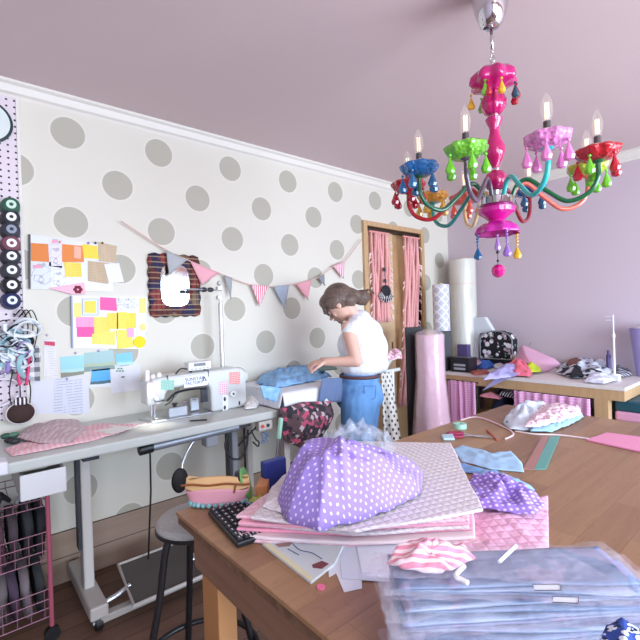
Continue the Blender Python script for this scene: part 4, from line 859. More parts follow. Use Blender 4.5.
cloth('green_ribbon', tp((246, 505), (256, 500), (266, 500), (262, 508), (252, 510)), F('b0c46a'), TZ, top=.012, fold=.012, freq=40, seed=44, label='lime green ribbon scrap behind the keypad', cat='ribbon')
q = az(277, 492, TZ); b = B(); b.bb((q.x-.04, q.y+.0, TZ+.001), (q.x+.04, q.y+.03, TZ+.10)); b.build('blue_box', P('2a3c8c', .5), bevel=.004, label='deep blue box standing behind the quilted stack', cat='box')
# booklet and papers in front of the stack
slab('booklet', tp((262, 546), (300, 540), (345, 545), (335, 566), (311, 585)), TZ+.0005, .006, P('cfd8da', .5), bevel=.001, label='thin illustrated booklet with a yellow edge under the stack', cat='booklet')
bk = bpy.data.objects['booklet']
q = B(); q.prism([p+V((0, 0, .0068)) for p in tp((263, 547), (270, 546), (313, 580), (311, 585))], (0, 0, .0004)); q.build('yellow_border', P('dcdab4', .5), bk)
q = B(); q.prism([p+V((0, 0, .0068)) for p in tp((312, 568), (322, 564), (329, 567), (322, 572), (313, 571))], (0, 0, .0005)); q.build('printed_figure', P('7a4448', .5), bk)
q = B(); q.prism([p+V((0, 0, .0068)) for p in tp((275, 547), (292, 545), (290, 549), (279, 550))], (0, 0, .0005)); q.build('printed_figure', P('9a7a70', .5), bk)
q = B(); q.tube([p+V((0, 0, .007)) for p in bez(tp((292, 546), (300, 553), (312, 556), (322, 562)))], .0012, 5); q.tube([p+V((0, 0, .007)) for p in tp((288, 552), (299, 558))], .0012, 5); q.build('printed_lettering', P('5a6a90', .5), bk)
for k, (px, lb, c) in enumerate([([(326, 540), (360, 540), (362, 589), (344, 593), (336, 574), (329, 578)], 'white paper sheet right beside the booklet', 'dfe6f0'), ([(338, 541), (420, 543), (420, 586), (342, 580)], 'bluish white paper sheet under the plastic bags', 'd3dceb'), ([(355, 540), (480, 542), (470, 575), (362, 575)], 'broad white paper between the stack and the plastic bags', 'e0e6f2')]):
    slab('paper_sheet', tp(*px), TZ+.0008+.0015*k, .0012, P(c, .6), bevel=.0003, label=lb, cat='paper')
q = az(321, 588); b = B(); b.lathe([(.003, 0), (.0085, 0), (.0085, .003), (.006, .003), (.003, .0022)], q+V((0, 0, .0005)), seg=20); b.build('button', P('ee7aa0', .3), smooth=2, label='small round pink button on the bare wood', cat='button')
# ---------------- pile of clear document bags
n = N('bagged_paper', .35); sv = n.noise(6, 3, n.mapv((1, 1, 14))); c = n.mix(sv, '8ea6c4', 'e2eaf6'); c = n.mix(n.m('MULTIPLY', n.gt(n.noise(14, 2), .62), .6), c, 'b9a4cc'); n.color(c); n.bump(n.noise(20, 3), .4, .01); M_BAGP = n.mat
F_BAG = film('e4ebf8', .16, .06, .8, 22); F_PINK = film('e6d3e6', .2, .08, .8, 22)
BO = tp((362, 572), (410, 552), (470, 556), (545, 561), (600, 582), (655, 605), (655, 700), (362, 690))
PC = ['c4d0e4', '8fa2c2', 'd5dfee', '7f93b4', 'b9c8df', '9aabca', 'd9e2f0', '8296b6', 'bccbe2', '97a9c8', 'd0dcec', 'b3b4d2']
def streak(c, i):
    n = N('bagged_paper', .4); al = n.m('ADD', n.m('MULTIPLY', n.x, bx.x*4), n.m('MULTIPLY', n.y, bx.y*4)); ac_ = n.m('ADD', n.m('MULTIPLY', n.x, by.x*75), n.m('MULTIPLY', n.y, by.y*75)); k = n.noise(1.0, 3, n.comb(al, n.m('ADD', ac_, i*3.3), n.m('MULTIPLY', n.z, 420))); k2 = n.gt(n.noise(9, 2), .60)
    c_ = n.mix(n.m('MULTIPLY', n.m('SUBTRACT', k, .3), 1.6), '5c7298', c); n.color(n.mix(n.m('MULTIPLY', k2, .22), c_, ('a99ac8', '6aa4c0', 'e2b6cc')[i % 3])); return n.mat
FZ = TZ+.006; rb = random.Random(9); F0 = V((.80, .42)); 
bx = V((rx_.x, rx_.y, 0)); by = V((ry_.x, ry_.y, 0)); c00 = V((.704, .352, TZ)); 
ORD = ['lowest', 'second', 'third', 'fourth', 'fifth', 'sixth', 'seventh', 'eighth', 'ninth', 'tenth', 'eleventh', 'twelfth', 'thirteenth', 'fourteenth', 'fifteenth', 'sixteenth', 'seventeenth', 'topmost']
for i in range(18):
    an = rb.uniform(-.09, .09); u = bx*cos(an)+by*sin(an); v = V((-u.y, u.x, 0)); ce = c00+u*rb.uniform(-.012, .012)+v*rb.uniform(-.006, .006)-by*.0056*(17-i)
    t = thing('document_bag', 'clear bag with papers in the plastic pile, %s from the bottom' % ORD[i] if i not in (0, 17) else ('lowest clear document bag of the plastic pile' if i == 0 else 'topmost clear document bag of the plastic pile'), 'document bag', V((ce.x, ce.y, FZ)), 'document bags piled at the near edge')
    hw, hd = .195-.003*(i % 3), .050
    b = B(); z_ = FZ
    def fn(p, q, z_=z_, ce=ce, u=u, v=v, hw=hw, hd=hd, i=i): pt = ce+u*(2*p-1)*hw+v*(2*q-1)*hd; return V((pt.x, pt.y, z_+.004+.006*noise.noise(V((pt.x*7, pt.y*7, i*.12)))+.0014*noise.noise(V((pt.x*20, pt.y*20, i*1.7)))))
    b.grid(fn, 30, 12); o = b.build('paper_bundle', streak(PC[i % 12], i), t, smooth=True, solid=.0036)
    b = B(); hw2, hd2 = hw+.022, hd+.016
    def fn2(p, q, z_=z_, ce=ce, u=u, v=v, i=i, hw2=hw2, hd2=hd2): pt = ce+u*(2*p-1)*hw2+v*(2*q-1)*hd2+u*.006*noise.noise(V((q*6, i, 0)))+v*.010*noise.noise(V((p*8, i, 5))); return V((pt.x, pt.y, z_+.0068+.006*noise.noise(V((pt.x*7, pt.y*7, i*.12)))+.0014*noise.noise(V((pt.x*20, pt.y*20, i*1.7)))-.004*max(abs(2*p-1), abs(2*q-1))**8))
    b.grid(fn2, 40, 20); b.build('clear_sleeve', F_PINK if i % 4 == 3 else F_BAG, t, smooth=True)
    FZ += .0062
for k, (px, lb) in enumerate([([(533, 585), (560, 585), (561, 591), (534, 591)], 'white label strip outlined in black upper on the bags'), ([(553, 597), (579, 598), (578, 604), (552, 603)], 'white label strip outlined in black lower on the bags')]):
    ps = [az(a, c, FZ+.017+.002*k) for a, c in px]; b = B(); b.prism([p for p in ps], (0, 0, .0008)); o = b.build('label_strip', P('dfe6f0', .4), label=lb, cat='label')
    b = B(); b.tube([p+V((0, 0, .001)) for p in ps], .0007, 5, closed=True); b.build('outline', P('22283a', .5), o)
cloth('plastic_sheet', [az(a, c, FZ) for a, c in [(364, 580), (372, 563), (430, 549), (480, 546), (540, 550), (575, 562), (610, 580), (640, 600), (615, 604), (560, 592), (480, 582), (400, 582)]], film('e6dcec', .15, .08, .9, 26), FZ+.003, top=.008, fold=.010, freq=16, seed=51, label='loose pinkish clear plastic sheet over the document bags', cat='plastic sheet')
cloth('striped_cloth', [az(a, c, FZ+.003) for a, c in [(387, 566), (402, 573), (428, 577), (442, 577), (458, 570), (476, 562), (466, 552), (430, 549), (400, 551)]], stripes('f4e2e8', 'e495ab', .013, .5, 'y', 'UV'), FZ+.004, top=.018, fold=.016, freq=22, seed=53, radial=.2, uvr=.85, label='pink and white striped cloth piece on top of plastic bags', cat='cloth')
b = B(); ps = [az(a, c, FZ+.02) for a, c in [(499, 562), (516, 546)]]; b.tube(ps, .0035, 4); b.build('clip_bar', P('e9ecee', .3), label='white slide clip lying on the pinkish plastic sheet', cat='clip')
b = B(); b.tube(bez([az(a, c, FZ+.022) for a, c in [(464, 566), (458, 572), (456, 577), (462, 580), (468, 583)]]), .004, 6); b.build('white_ribbon', P('f4f6fa', .4), smooth=True, label='short white shiny ribbon curl right of the striped cloth', cat='ribbon')
cloth('blue_patterned_cloth', [az(a, c, FZ+.003) for a, c in [(600, 644), (606, 632), (622, 628), (640, 634), (652, 650), (625, 665)]], floral('2a4a9c', ['dfe8f8', '14204a'], 90), FZ+.004, top=.012, fold=.01, freq=30, seed=57, label='blue patterned cloth corner at bottom right of the photo', cat='cloth')
# chair seat with cloth just beyond the table edge
# ================================================================== the far end: back table and rolls
BX0, BX1, BY0, BY1, BZ = 3.05, 3.74, .79, 2.05, .78
t = thing('back_table', 'light wood table against the pink wall with pink gingham curtains', 'table', (3.4, 1.42, 0))
b = B(); b.bb((BX0, BY0, BZ-.022), (BX1, BY1, BZ)); b.build('tabletop', P('e4dfdb', .5), t, bevel=.002)
b = B(); b.bb((BX0+.005, BY0+.005, BZ-.085), (BX0+.03, BY1-.005, BZ-.0225)); b.bb((BX0+.03, BY0+.005, BZ-.085), (BX1-.01, BY0+.03, BZ-.0225)); b.build('apron', M_LWOOD, t)
for x in (BX0+.035, BX1-.04):
    for y in (BY0+.135, BY1-.04): b = B(); b.bb((x-.028, y-.045, 0), (x+.035, y+.035, BZ-.023)); b.build('leg', M_LWOOD, t, bevel=.003)
b = B(); b.bb((BX0+.06, BY0+.02, .36), (BX1-.01, BY1-.02, .38)); b.build('shelf', M_LWOOD, t)
M_GING = gingham('dc94c4', 'eebfdf', .018)
def curtain(y0, y1, z1, z0, label, x=BX0-.012, folds=7):
    b = B(); 
    def fn(u, w): y = y0+(y1-y0)*u; return V((x-.010*sin(u*folds*2*pi)*(.4+.6*w)-.004*sin(u*37), y+.01*sin(u*9)*w, z1-(z1-z0)*w))
    b.grid(fn, folds*12, 12, lambda u, w: ((y1-y0)*1.7*u, (z1-z0)*w)); return b.build('gingham_curtain', M_GING, smooth=True, solid=.003, label=label, cat='curtain', group='pink gingham curtains on the back table')
curtain(1.76, 2.0, BZ-.06, .25, 'narrow pink gingham curtain at left end of the back table', folds=4)
curtain(.975, 1.46, BZ-.088, .25, 'wide pink gingham curtain between the open gap and right table leg', folds=9)
b = B(); b.tube([(BX0-.006, 1.74, BZ-.062), (BX0-.006, 2.02, BZ-.062)], .005, 8); b.build('curtain_rod', M_BLACK, label='short black rod holding the narrow gingham curtain', cat='rod')
# contents of the open gap
cloth('dark_cloth', [(3.14, 1.72), (3.14, 1.60), (3.4, 1.58), (3.4, 1.74)], F('2c3450'), .381, top=.26, fold=.04, freq=9, seed=61, label='dark navy cloth bundle on the shelf under the back table', cat='cloth')
cloth('white_cloth', [(3.13, 1.58), (3.13, 1.42), (3.35, 1.40), (3.4, 1.58)], floral('d9d9e2', ['b9b3c6'], 40), .381, top=.24, fold=.04, freq=9, seed=62, label='pale white cloth bundle on shelf beside the navy one', cat='cloth')
cloth('striped_cloth', [(3.11, 1.62), (3.10, 1.50), (3.2, 1.48), (3.2, 1.64)], stripes('1c1c24', 'e4e4ea', .02, .4, 'y'), .62, top=.03, fold=.02, seed=63, label='small black and white striped cloth on the shelf bundle', cat='cloth')
cloth('pink_cloth', [(3.09, 1.76), (3.09, 1.60), (3.16, 1.6), (3.16, 1.76)], F('ee9aa8'), .60, top=.035, fold=.01, seed=64, label='salmon pink folded cloth edge under the back table', cat='cloth')
# ----- standing rolls in the corner
def roll(name, c, r, h, m_, label, r2=None, wrap=None, lean=V((0, 0, 0)), core='c8ab84'):
    c = V(c); t = thing(name, label, 'roll', c); ax_ = V((0, 0, 1))+lean; r2 = r2 or r
    b = B(); b.lathe([(r2, .002), (r2*.985, h*.3), (r, h*.7), (r, h), (r*.35, h+.001)], c, ax_, 32, ripple=.012, nr=7); b.build('fabric', m_, t, smooth=2)
    b = B(); b.lathe([(r*.34, h*.98), (r*.34, h+.015), (r*.25, h+.015), (r*.25, h*.98)], c, ax_, 20); b.build('core', P(core, .7), t, smooth=2)
    if wrap:
        b = B(); b.lathe([(r2*1.10, .003), (r2*1.08, h*.3), (r*1.07, h*.7), (r*1.06, h*1.0), (r*.85, h*1.02), (r*.4, h*1.035)], c, ax_, 48, ripple=.03, nr=9); b.build('plastic_wrap', wrap, t, smooth=True)
    return t
M_LAT = N('lattice_print', .5, coord='Object'); a_ = M_LAT.m('ARCTAN2', M_LAT.y, M_LAT.x); u_ = M_LAT.m('MULTIPLY', a_, .075)
dd_ = M_LAT.m('MINIMUM', M_LAT.m('ABSOLUTE', M_LAT.m('SINE', M_LAT.m('MULTIPLY', M_LAT.m('ADD', u_, M_LAT.z), 42))), M_LAT.m('ABSOLUTE', M_LAT.m('SINE', M_LAT.m('MULTIPLY', M_LAT.m('SUBTRACT', u_, M_LAT.z), 42))))
M_LAT.color(M_LAT.mix(M_LAT.lt(dd_, .35), 'c6cad6', 'eceef2')); M_LAT = M_LAT.mat
p = ad(441, 300, 3.78); roll('lattice_roll', (p.x, p.y, 0), .072, 1.51, M_LAT, 'grey and white lattice patterned roll standing behind the pink roll')
n = N('cloudy_film', .25); n.color(n.mix(n.noise(5, 3, n.mapv((6, 6, 1))), 'c6cabf', 'eae9dc')); n.bump(n.noise(6, 3, n.mapv((8, 8, 1))), .3, .01); M_CLOUD = n.mat
t = roll('film_roll', (3.63, 2.20, 0), .118, 1.75, M_CLOUD, 'tall cloudy white plastic film roll standing in the room corner')
b = B(); b.lathe([(.1195, 1.52), (.1195, 1.525)], (3.63, 2.20, 0), seg=32); b.build('tape_band', P('d8b8a8', .5), t)
n = N('pink_bolt', .22); n.b.inputs['Coat Weight'].default_value = 1; n.color(n.mix(n.noise(7, 3, n.mapv((5, 5, .6))), 'e6abc2', 'f2c8d8')); 
n.bump(n.noise(16, 3, n.mapv((1, 1, .5))), .7, .012)
M_WR = film('fbf2f6', .30, .10, 1.0, 14)
p = ad(431, 380, 3.32); roll('pink_fabric_roll', (p.x, p.y, 0), .104, 1.10, n.mat, 'tall pink fabric roll wrapped in shiny clear plastic beside the back table', r2=.138, wrap=M_WR)
def panel(px0, px1, ytop, d, th, m_, name, label):
    a, c_ = ad(px0, ytop, d), ad(px1, ytop, d); u = (c_-a); w_ = V((u.x, u.y, 0)).length; mid = (a+c_)/2; b = B(); b.box((mid.x, mid.y, mid.z/2), (w_, th, mid.z), math.atan2(u.y, u.x)); return b.build(name, m_, bevel=.004, label=label, cat='board')
panel(405, 424, 327, 3.50, .03, P('1d1c20', .5), 'black_board', 'tall black board standing between the door and pink roll')
panel(438, 451, 331, 3.62, .03, P('1a1b22', .5), 'black_board', 'black board edge seen right of the pink roll top')
# small rack with spotted cloth behind the person
t = thing('cloth_rack', 'white narrow rack behind the person with cream black dotted cloth', 'rack', ad(392, 420, 3.0))
p0 = ad(384, 372, 3.0); p1 = ad(400, 369, 3.0); b = B(); pm = (p0+p1)/2; b.tube([p0, p1], .012, 10); b.tube([pm, V((pm.x, pm.y, .01))], .014, 10); b.tube([V((pm.x-.12, pm.y, .012)), V((pm.x+.12, pm.y, .012))], .011, 8); b.build('frame', P('e6ebe8', .4), t)
b = B(); b.tube(bez([ad(384, 371, 2.99), ad(388, 362, 2.98), ad(394, 356, 2.98), ad(401, 354, 2.98)]), [.018]*24+[.014], 8); b.build('arm', P('dfe9e6', .35), t, smooth=True)
n = N('spotted_cloth', .8, coord='UV'); d_ = n.dots(n.x, n.y, .062, .062, .010); n.color(n.mix(n.lt(n.m('ADD', d_, n.m('MULTIPLY', n.noise(60), .003)), .0115), 'eeeade', '22242a'))
b = B(); A1, A2 = ad(381, 373, 2.96), ad(391, 372, 2.96); B1, B2 = ad(385, 460, 2.96), ad(404, 460, 2.96)
def fn(u, w): p = A1.lerp(A2, u).lerp(B1.lerp(B2, u), w); p += CF*.012*sin(u*9)*w; return p
b.grid(fn, 16, 20, lambda u, w: (u*.16, w*.62)); b.build('spotted_cloth', n.mat, smooth=True, solid=.003, label='cream cloth with black dots hanging down behind the person', cat='cloth')
cloth('pink_cloth', [(q_.x, q_.y) for q_ in (ad(386, 352, 2.9), ad(386, 352, 3.1), ad(402, 352, 3.1), ad(402, 352, 2.9))], floral('e8b4c4', ['f6e6ea', '8a4a60'], 40), p1.z+.07, top=.05, fold=.03, seed=66, label='small pink patterned cloth on the white rack arm', cat='cloth')
# ----- on the back table
def bpx(x, *l): return [ax(a, c, x) for a, c in l]
b = B(); q = bpx(3.60, (464, 359), (464, 330), (467, 318), (485, 317), (494, 332), (479, 334), (479, 359)); b.prism(q, (.05, 0, 0)); b.build('white_form', P('dfe8ec', .5, 0, .03), bevel=.01, label='pale blue white angular cardboard form standing on the back table', cat='form')
def bbox(name, x0, x1, px0, px1, py0, m_, label, cat, z0=BZ, bev=.004, parent=None):
    a, c_ = ax(px0, py0, x0), ax(px1, py0, x0); b = B(); b.bb((x0, c_.y, z0+.0005), (x1, a.y, a.z)); return b.build(name, m_, parent, bevel=bev, label=label, cat=cat)
o = bbox('purple_box', 3.40, 3.46, 457, 467, 344.5, P('5a4a78', .5), 'small purple picture box left of the pale form', 'box')
o = bbox('organizer', 3.10, 3.22, 450, 469, 357, P('26262e', .3), 'small black organizer drawers at left end of the back table', 'organizer')
for k in (.022, .052):
    b = B(); b.box((3.098, o.location.y, BZ+k+.006), (.006, .10, .017)); b.build('drawer', P('aeb4bc', .2), o)
# black floral case
t = thing('floral_case', 'black case printed with white flowers and rounded top on back table', 'case', ax(496, 362, 3.56))
a1, a2 = ax(480, 338, 3.56), ax(512, 338, 3.56); zt_ = ax(496, 331, 3.56).z; zb_ = ax(496, 359, 3.56).z
pr = [V((3.56, a1.y, zb_)), V((3.56, a1.y, a1.z-.01))]+[V((3.56, a1.y+(a2.y-a1.y)*i/12, a1.z+(zt_-a1.z)*sin(pi*i/12)**.6)) for i in range(1, 12)]+[V((3.56, a2.y, a1.z-.01)), V((3.56, a2.y, zb_))]
b = B(); b.prism(pr, (.10, 0, 0)); b.build('case_body', floral('15151a', ['e4e2e6', 'b89aa6', '6f8a78'], 17, 'Object', .36), t, bevel=.006)
b = B(); b.tube([p+V((-.002, 0, 0)) for p in pr], .0055, 6, closed=True); b.build('piping', P('8d8f96', .4), t)
b = B(); b.bb((3.54, a2.y-.005, BZ+.0005), (3.66, a1.y-.02, zb_)); b.build('stand', P('121216', .4), t, bevel=.004)
BZ1 = BZ+.001
def bt(*l): return [az(a, c, BZ) for a, c in l]
def bcloth(name, px, m_, top, fold, seed, label, freq=12, z=BZ1, cat='cloth', **k): cloth(name, [az(a, c, BZ) for a, c in px], m_, z, top=top, fold=fold, seed=seed, freq=freq, label=label, cat=cat, **k)
bcloth('lavender_cloth', [(483, 381), (500, 370), (520, 369), (528, 374), (512, 378)], F('b3aee0'), .06, .02, 71, 'lavender cloth spread at front left of the back table')
b = B(); q0, q1, q2 = az(486, 377, BZ+.03), az(512, 376.5, BZ+.03), None; e0 = ax(482, 391, BX0-.02); e1 = ax(488, 388, BX0-.02); q0.x = q1.x = BX0-.006
def fn(u, w): return q0.lerp(q1, u).lerp(e0.lerp(e1, u), w)+V((-.008*sin(w*3), 0, .01*(1-w)))
b.grid(fn, 12, 10); b.build('lavender_cloth', F('b8b4e6'), smooth=True, solid=.003, label='corner of lavender cloth hanging over the back table front', cat='cloth')
bcloth('blue_cloth', [(474, 368), (480, 364), (492, 362), (496, 367), (484, 371)], F('3c6cc0'), .05, .02, 72, 'royal blue cloth crumpled near the organizer')
slab('pink_booklet', bt((468, 366), (474, 361), (484, 366), (478, 371)), BZ+.045, .006, P('d9a8b6', .5), label='pink patterned booklet leaning on the blue cloth', cat='booklet')
slab('red_box', bt((470, 373), (486, 371), (490, 374), (474, 376)), BZ1, .018, P('a8584c', .6), label='flat rusty red packet at the front of the back table', cat='packet')
bcloth('white_scrap', [(492, 367), (500, 365), (508, 368), (500, 371)], F('e6e6ea'), .03, .012, 73, 'small white cloth scrap in front of the floral case', cat='fabric scrap')
bcloth('coral_cloth', [(505, 374), (508, 366), (520, 364), (534, 372), (530, 378), (515, 377)], F('f2788c'), .07, .03, 74, 'bright coral pink cloth crumpled beside the floral case', radial=.3)
bcloth('lime_cloth', [(517, 371), (524, 367), (542, 368), (541, 374), (528, 375)], P('cbe03a', .8), .075, .02, 75, 'lime yellow cloth rolled over the coral cloth', z=BZ+.01)
bcloth('yellow_cloth', [(510, 370), (514, 365), (521, 366), (518, 372)], F('f2e08a'), .085, .02, 76, 'pale yellow cloth strip left of the lime cloth')
# big pink wing-like cloth
b = B(); pts = [ax(a, c, 3.5) for a, c in [(514, 362), (521, 345), (536, 351), (555, 359), (561, 364), (545, 374), (532, 376), (530, 366)]]; cc = sum(pts, V())/len(pts)
def fn(u, w):
    k = u*len(pts); i = int(k) % len(pts); p = cc.lerp(pts[i].lerp(pts[(i+1) % len(pts)], k-int(k)), w); p.x += -.08*(1-w*w)+.25*(p.z-BZ)-.03; return V((p.x, p.y, max(p.z, BZ+.004)))
b.grid(fn, 56, 12); b.build('pink_cloth', F('dcaac4'), smooth=True, solid=.008, merge=True, label='large dusty pink cloth propped up against the pink wall', cat='cloth')
bcloth('patterned_cloth', [(556, 374), (560, 366), (575, 361), (600, 362), (618, 366), (628, 372), (610, 378), (590, 379), (570, 379)], floral('d4dcec', ['23262e', 'f2f4f8'], 16), .06, .03, 77, 'white and black patterned cloth heap at right of the back table', radial=.3)
bcloth('brown_cloth', [(566, 371), (574, 365), (590, 364), (592, 370), (578, 374)], F('8a6258'), .035, .02, 78, 'brown cloth on top of the black and white heap', z=BZ+.045)
bcloth('black_cloth', [(570, 380), (572, 373), (582, 373), (584, 379)], F('17181c'), .05, .02, 79, 'small black cloth at the front of patterned heap', z=BZ+.01)
bcloth('white_cloth', [(584, 383), (590, 376), (606, 377), (618, 381), (604, 385)], F('dfe2f2'), .03, .02, 80, 'white cloth at the front right of the back table')
bcloth('striped_cloth', [(606, 374), (612, 367), (628, 371), (632, 376), (618, 379)], stripes('1f2228', 'c9ccd6', .04, .45, 'x'), .03, .02, 81, 'dark striped cloth at the right end of back table')
# small stand
q = ax(614.5, 374, 3.3); zt_ = ax(614, 321, 3.3).z; t = thing('hook_stand', 'thin white metal stand with a short hook on the back table', 'stand', (q.x, q.y, BZ))
b = B(); b.lathe([(.03, .001), (.03, .006), (.007, .010), (.007, (zt_-BZ)*.62), (.010, (zt_-BZ)*.63), (.010, (zt_-BZ)*.67), (.0045, (zt_-BZ)*.7), (.0045, zt_-BZ), (0, zt_-BZ)], (q.x, q.y, BZ+.04), seg=14); b.build('pole', P('eceef2', .3), t, smooth=2)
b = B(); b.tube([(q.x, q.y, zt_+.03), (q.x, q.y+.045, zt_+.03)], .004, 8); b.tube([(q.x, q.y+.01, zt_+.005), (q.x, q.y+.04, zt_+.005)], .003, 8); b.build('hook', P('dfe2e8', .3), t)
b = B(); b.bb((q.x-.03, q.y-.03, BZ), (q.x+.03, q.y+.03, BZ+.041)); b.build('base', P('d4d6de', .4), t, bevel=.004)
for k, (px, c, h_) in enumerate(((608.5, '4c3c74', .11), (612, '9a96b8', .09))):
    p = ax(px, 366, 3.66); b = B(); b.lathe([(.014, .0005), (.014, h_*1.2), (.008, h_*1.3), (.008, h_*1.55), (0, h_*1.56)], (p.x, p.y, BZ), seg=14); b.build('bottle', P(c, .3), smooth=2, label='slim %s bottle standing by the wall behind the stand' % ('dark purple', 'pale grey')[k], cat='bottle')
# purple bin and storage at the right edge
q = ax(650, 350, 3.55); t = thing('waste_basket', 'lavender basket with crumpled white contents at right edge of photo', 'basket', (3.65, .812, BZ))
b = B(); b.bb((3.50, .30, .0), (3.78, .76, BZ-.03)); b.build('side_cabinet', P('3a3a44', .5), bevel=.004, label='dark low cabinet right of the back table', cat='cabinet')
zq = BZ
b = B(); b.lathe([(.0, .001), (.062, .001), (.098, .33), (.104, .335), (.094, .335), (.060, .012), (0, .012)], (3.65, .812, zq), seg=32); b.build('basket_body', P('a79fd6', .4), t, smooth=2)
b = B(); b.ball((3.65, .812, zq+.31), .085, (1, 1, .7), 16); o = b.build('paper', P('dfe0e6', .8), t, smooth=True)
for k, (z0, z1, c, nm) in enumerate(((.002, .30, '8fa8c0', 'lowest pale blue'), (.301, .560, 'c3d6e8', 'light blue'), (.561, .620, 'e2a4c2', 'pink'), (.621, .690, '1f5160', 'dark teal'))):
    b = B(); b.bb((3.125, .30, z0), (3.45, .868, z1)); o = b.build('storage_box', P(c, .5), bevel=.012, label='%s storage box stacked right of the back table leg' % nm, cat='box')
b = B(); b.box((3.789, ax(530, 344, 3.789).y, ax(530, 344, 3.789).z), (.001, .006, .03), Matrix.Rotation(R(35), 3, 'X')); b.build('wall_scuff', P('9d90ac', .8), label='small pale scuff mark on the pink wall', cat='mark')
# ================================================================== the person
Dp = 2.67; Lf = -CR; Fw = V((CF.x, CF.y, 0)).normalized(); Lf = V((Lf.x, Lf.y, 0)).normalized()
FA = (Lf*.95+Fw*.30).normalized(); LS = V((0, 0, 1)).cross(FA); Z_ = V((0, 0, 1))
q = lambda x, y, d: ad(x, y, d)
base = q(362, 380, Dp); base.z = 0
t = thing('person', 'person with tied-up brown hair in white sleeveless blouse and jeans bending over cloth', 'person', base)
hc = q(338.5, 303.5, 2.655); pit = R(42); FH = FA*cos(pit)-Z_*sin(pit); UH = FA*sin(pit)+Z_*cos(pit)
FH = (FH-LS*-.0).normalized(); RM = Matrix((FH, LS, UH)).transposed()
h = lambda f, l, u: hc+FH*f+LS*l+UH*u
nk = q(354, 319, 2.68)
shL, shR = q(348.5, 328, 2.53), q(357, 326, 2.81); elL, elR = q(356.5, 361, 2.47), q(348, 362, 2.84); wrL, wrR = q(326, 362, 2.50), q(322, 361, 2.72)
SK = N('skin', .5); SK.color(SK.mix(SK.noise(12, 2), 'dcae9a', 'e6bca8')); SK.b.inputs['Subsurface Weight'].default_value = .08; SK = SK.mat
hip = q(361, 392, Dp); foot = {}
S_ = [('e', h(0, 0, .012), (.088, .072, .088), RM), ('e', h(.012, 0, -.045), (.066, .056, .062), RM), ('e', h(.052, 0, -.082), (.026, .026, .020), RM), ('c', h(.076, 0, -.012), h(.099, 0, -.036), .009, .012),
      ('e', h(.078, 0, -.062), (.012, .022, .006), RM), ('e', h(.080, 0, -.055), (.010, .019, .005), RM), ('e', h(.070, .030, -.004), (.016, .018, .008), RM), ('e', h(.070, -.030, -.004), (.016, .018, .008), RM), ('e', h(.058, .034, -.04), (.02, .018, .02), RM), ('e', h(.058, -.034, -.04), (.02, .018, .02), RM),
      ('e', h(-.004, .073, -.018), (.018, .008, .030), RM), ('e', h(-.004, -.073, -.018), (.018, .008, .030), RM),
      ('c', h(-.022, 0, -.05), nk, .048, .050), ('c', nk, q(360, 345, Dp), .055, .09), ('c', shL, shR, .045, .045), ('c', q(360, 345, Dp), hip, .085, .09),
      ('c', shL, elL, .044, .034), ('c', elL, wrL, .035, .023), ('c', shR, elR, .044, .034), ('c', elR, wrR, .035, .023)]
for s_ in (1, -1):
    hp = hip+LS*.07*s_; kn = hp+Z_*(-.39)+FA*.03; an = kn+Z_*(-.36)-FA*.02; an.z = .075; to = an+FA*.15; to.z = .03
    S_ += [('c', hp, kn, .065, .045), ('c', kn, an, .045, .03), ('c', an, to, .032, .022)]; foot[s_] = (hp, kn, an, to)
# hands with separate bent fingers
for (el, wr, sd, tgt) in ((elL, wrL, 1, q(313, 365, 2.50)), (elR, wrR, -1, q(311, 364, 2.68))):
    dr = (tgt-wr).normalized(); ac = dr.cross(Z_).normalized(); pm = wr+dr*.055; dn = -dr.cross(ac).normalized()
    if dn.z > 0: dn = -dn
    S_ += [('e', wr+dr*.040, (.040, .036, .015), Matrix((dr, ac, dr.cross(ac))).transposed())]
    for i, (o_, ln_) in enumerate(((-.024, .022), (-.008, .027), (.008, .026), (.023, .020))):
        a0 = wr+dr*.064+ac*o_; a1 = a0+dr*ln_+dn*.008; a2 = a1+dr*ln_*.35+dn*.018; a3 = a2-dr*.003+dn*.014; S_ += [('c', a0, a1, .0088, .0082), ('c', a1, a2, .0080, .0074), ('c', a2, a3, .0072, .0064)]
    b0 = wr+dr*.02-ac*.030*sd; b1 = b0+dr*.030-ac*.020*sd+dn*.012; b2 = b1+dr*.028+dn*.014; S_ += [('c', b0, b1, .0115, .0095), ('c', b1, b2, .0092, .0075)]
blob('body', S_, SK, t, vox=.0045, it=3)
# face details
for s_ in (1, -1):
    b = B(); b.ball(h(.0745, .030*s_, -.016), 1, (.007, .012, .006), 12, RM); b.build('eye', P('ece8e6', .2), t, smooth=True)
    b = B(); b.ball(h(.0800, .030*s_, -.017), 1, (.003, .005, .005), 10, RM); b.build('iris', P('2a1c18', .2), t, smooth=True)
    b = B(); b.tube([h(.080, .016*s_, .006), h(.081, .030*s_, .010), h(.070, .046*s_, .004)], .003, 6, flat=.6); b.build('eyebrow', P('4a342c', .8), t)
b = B(); b.tube([h(.0885, -.018, -.060), h(.0925, 0, -.058), h(.0885, .018, -.060)], [.002, .0042, .002], 6); b.build('lips', P('b8605e', .5), t, smooth=True)
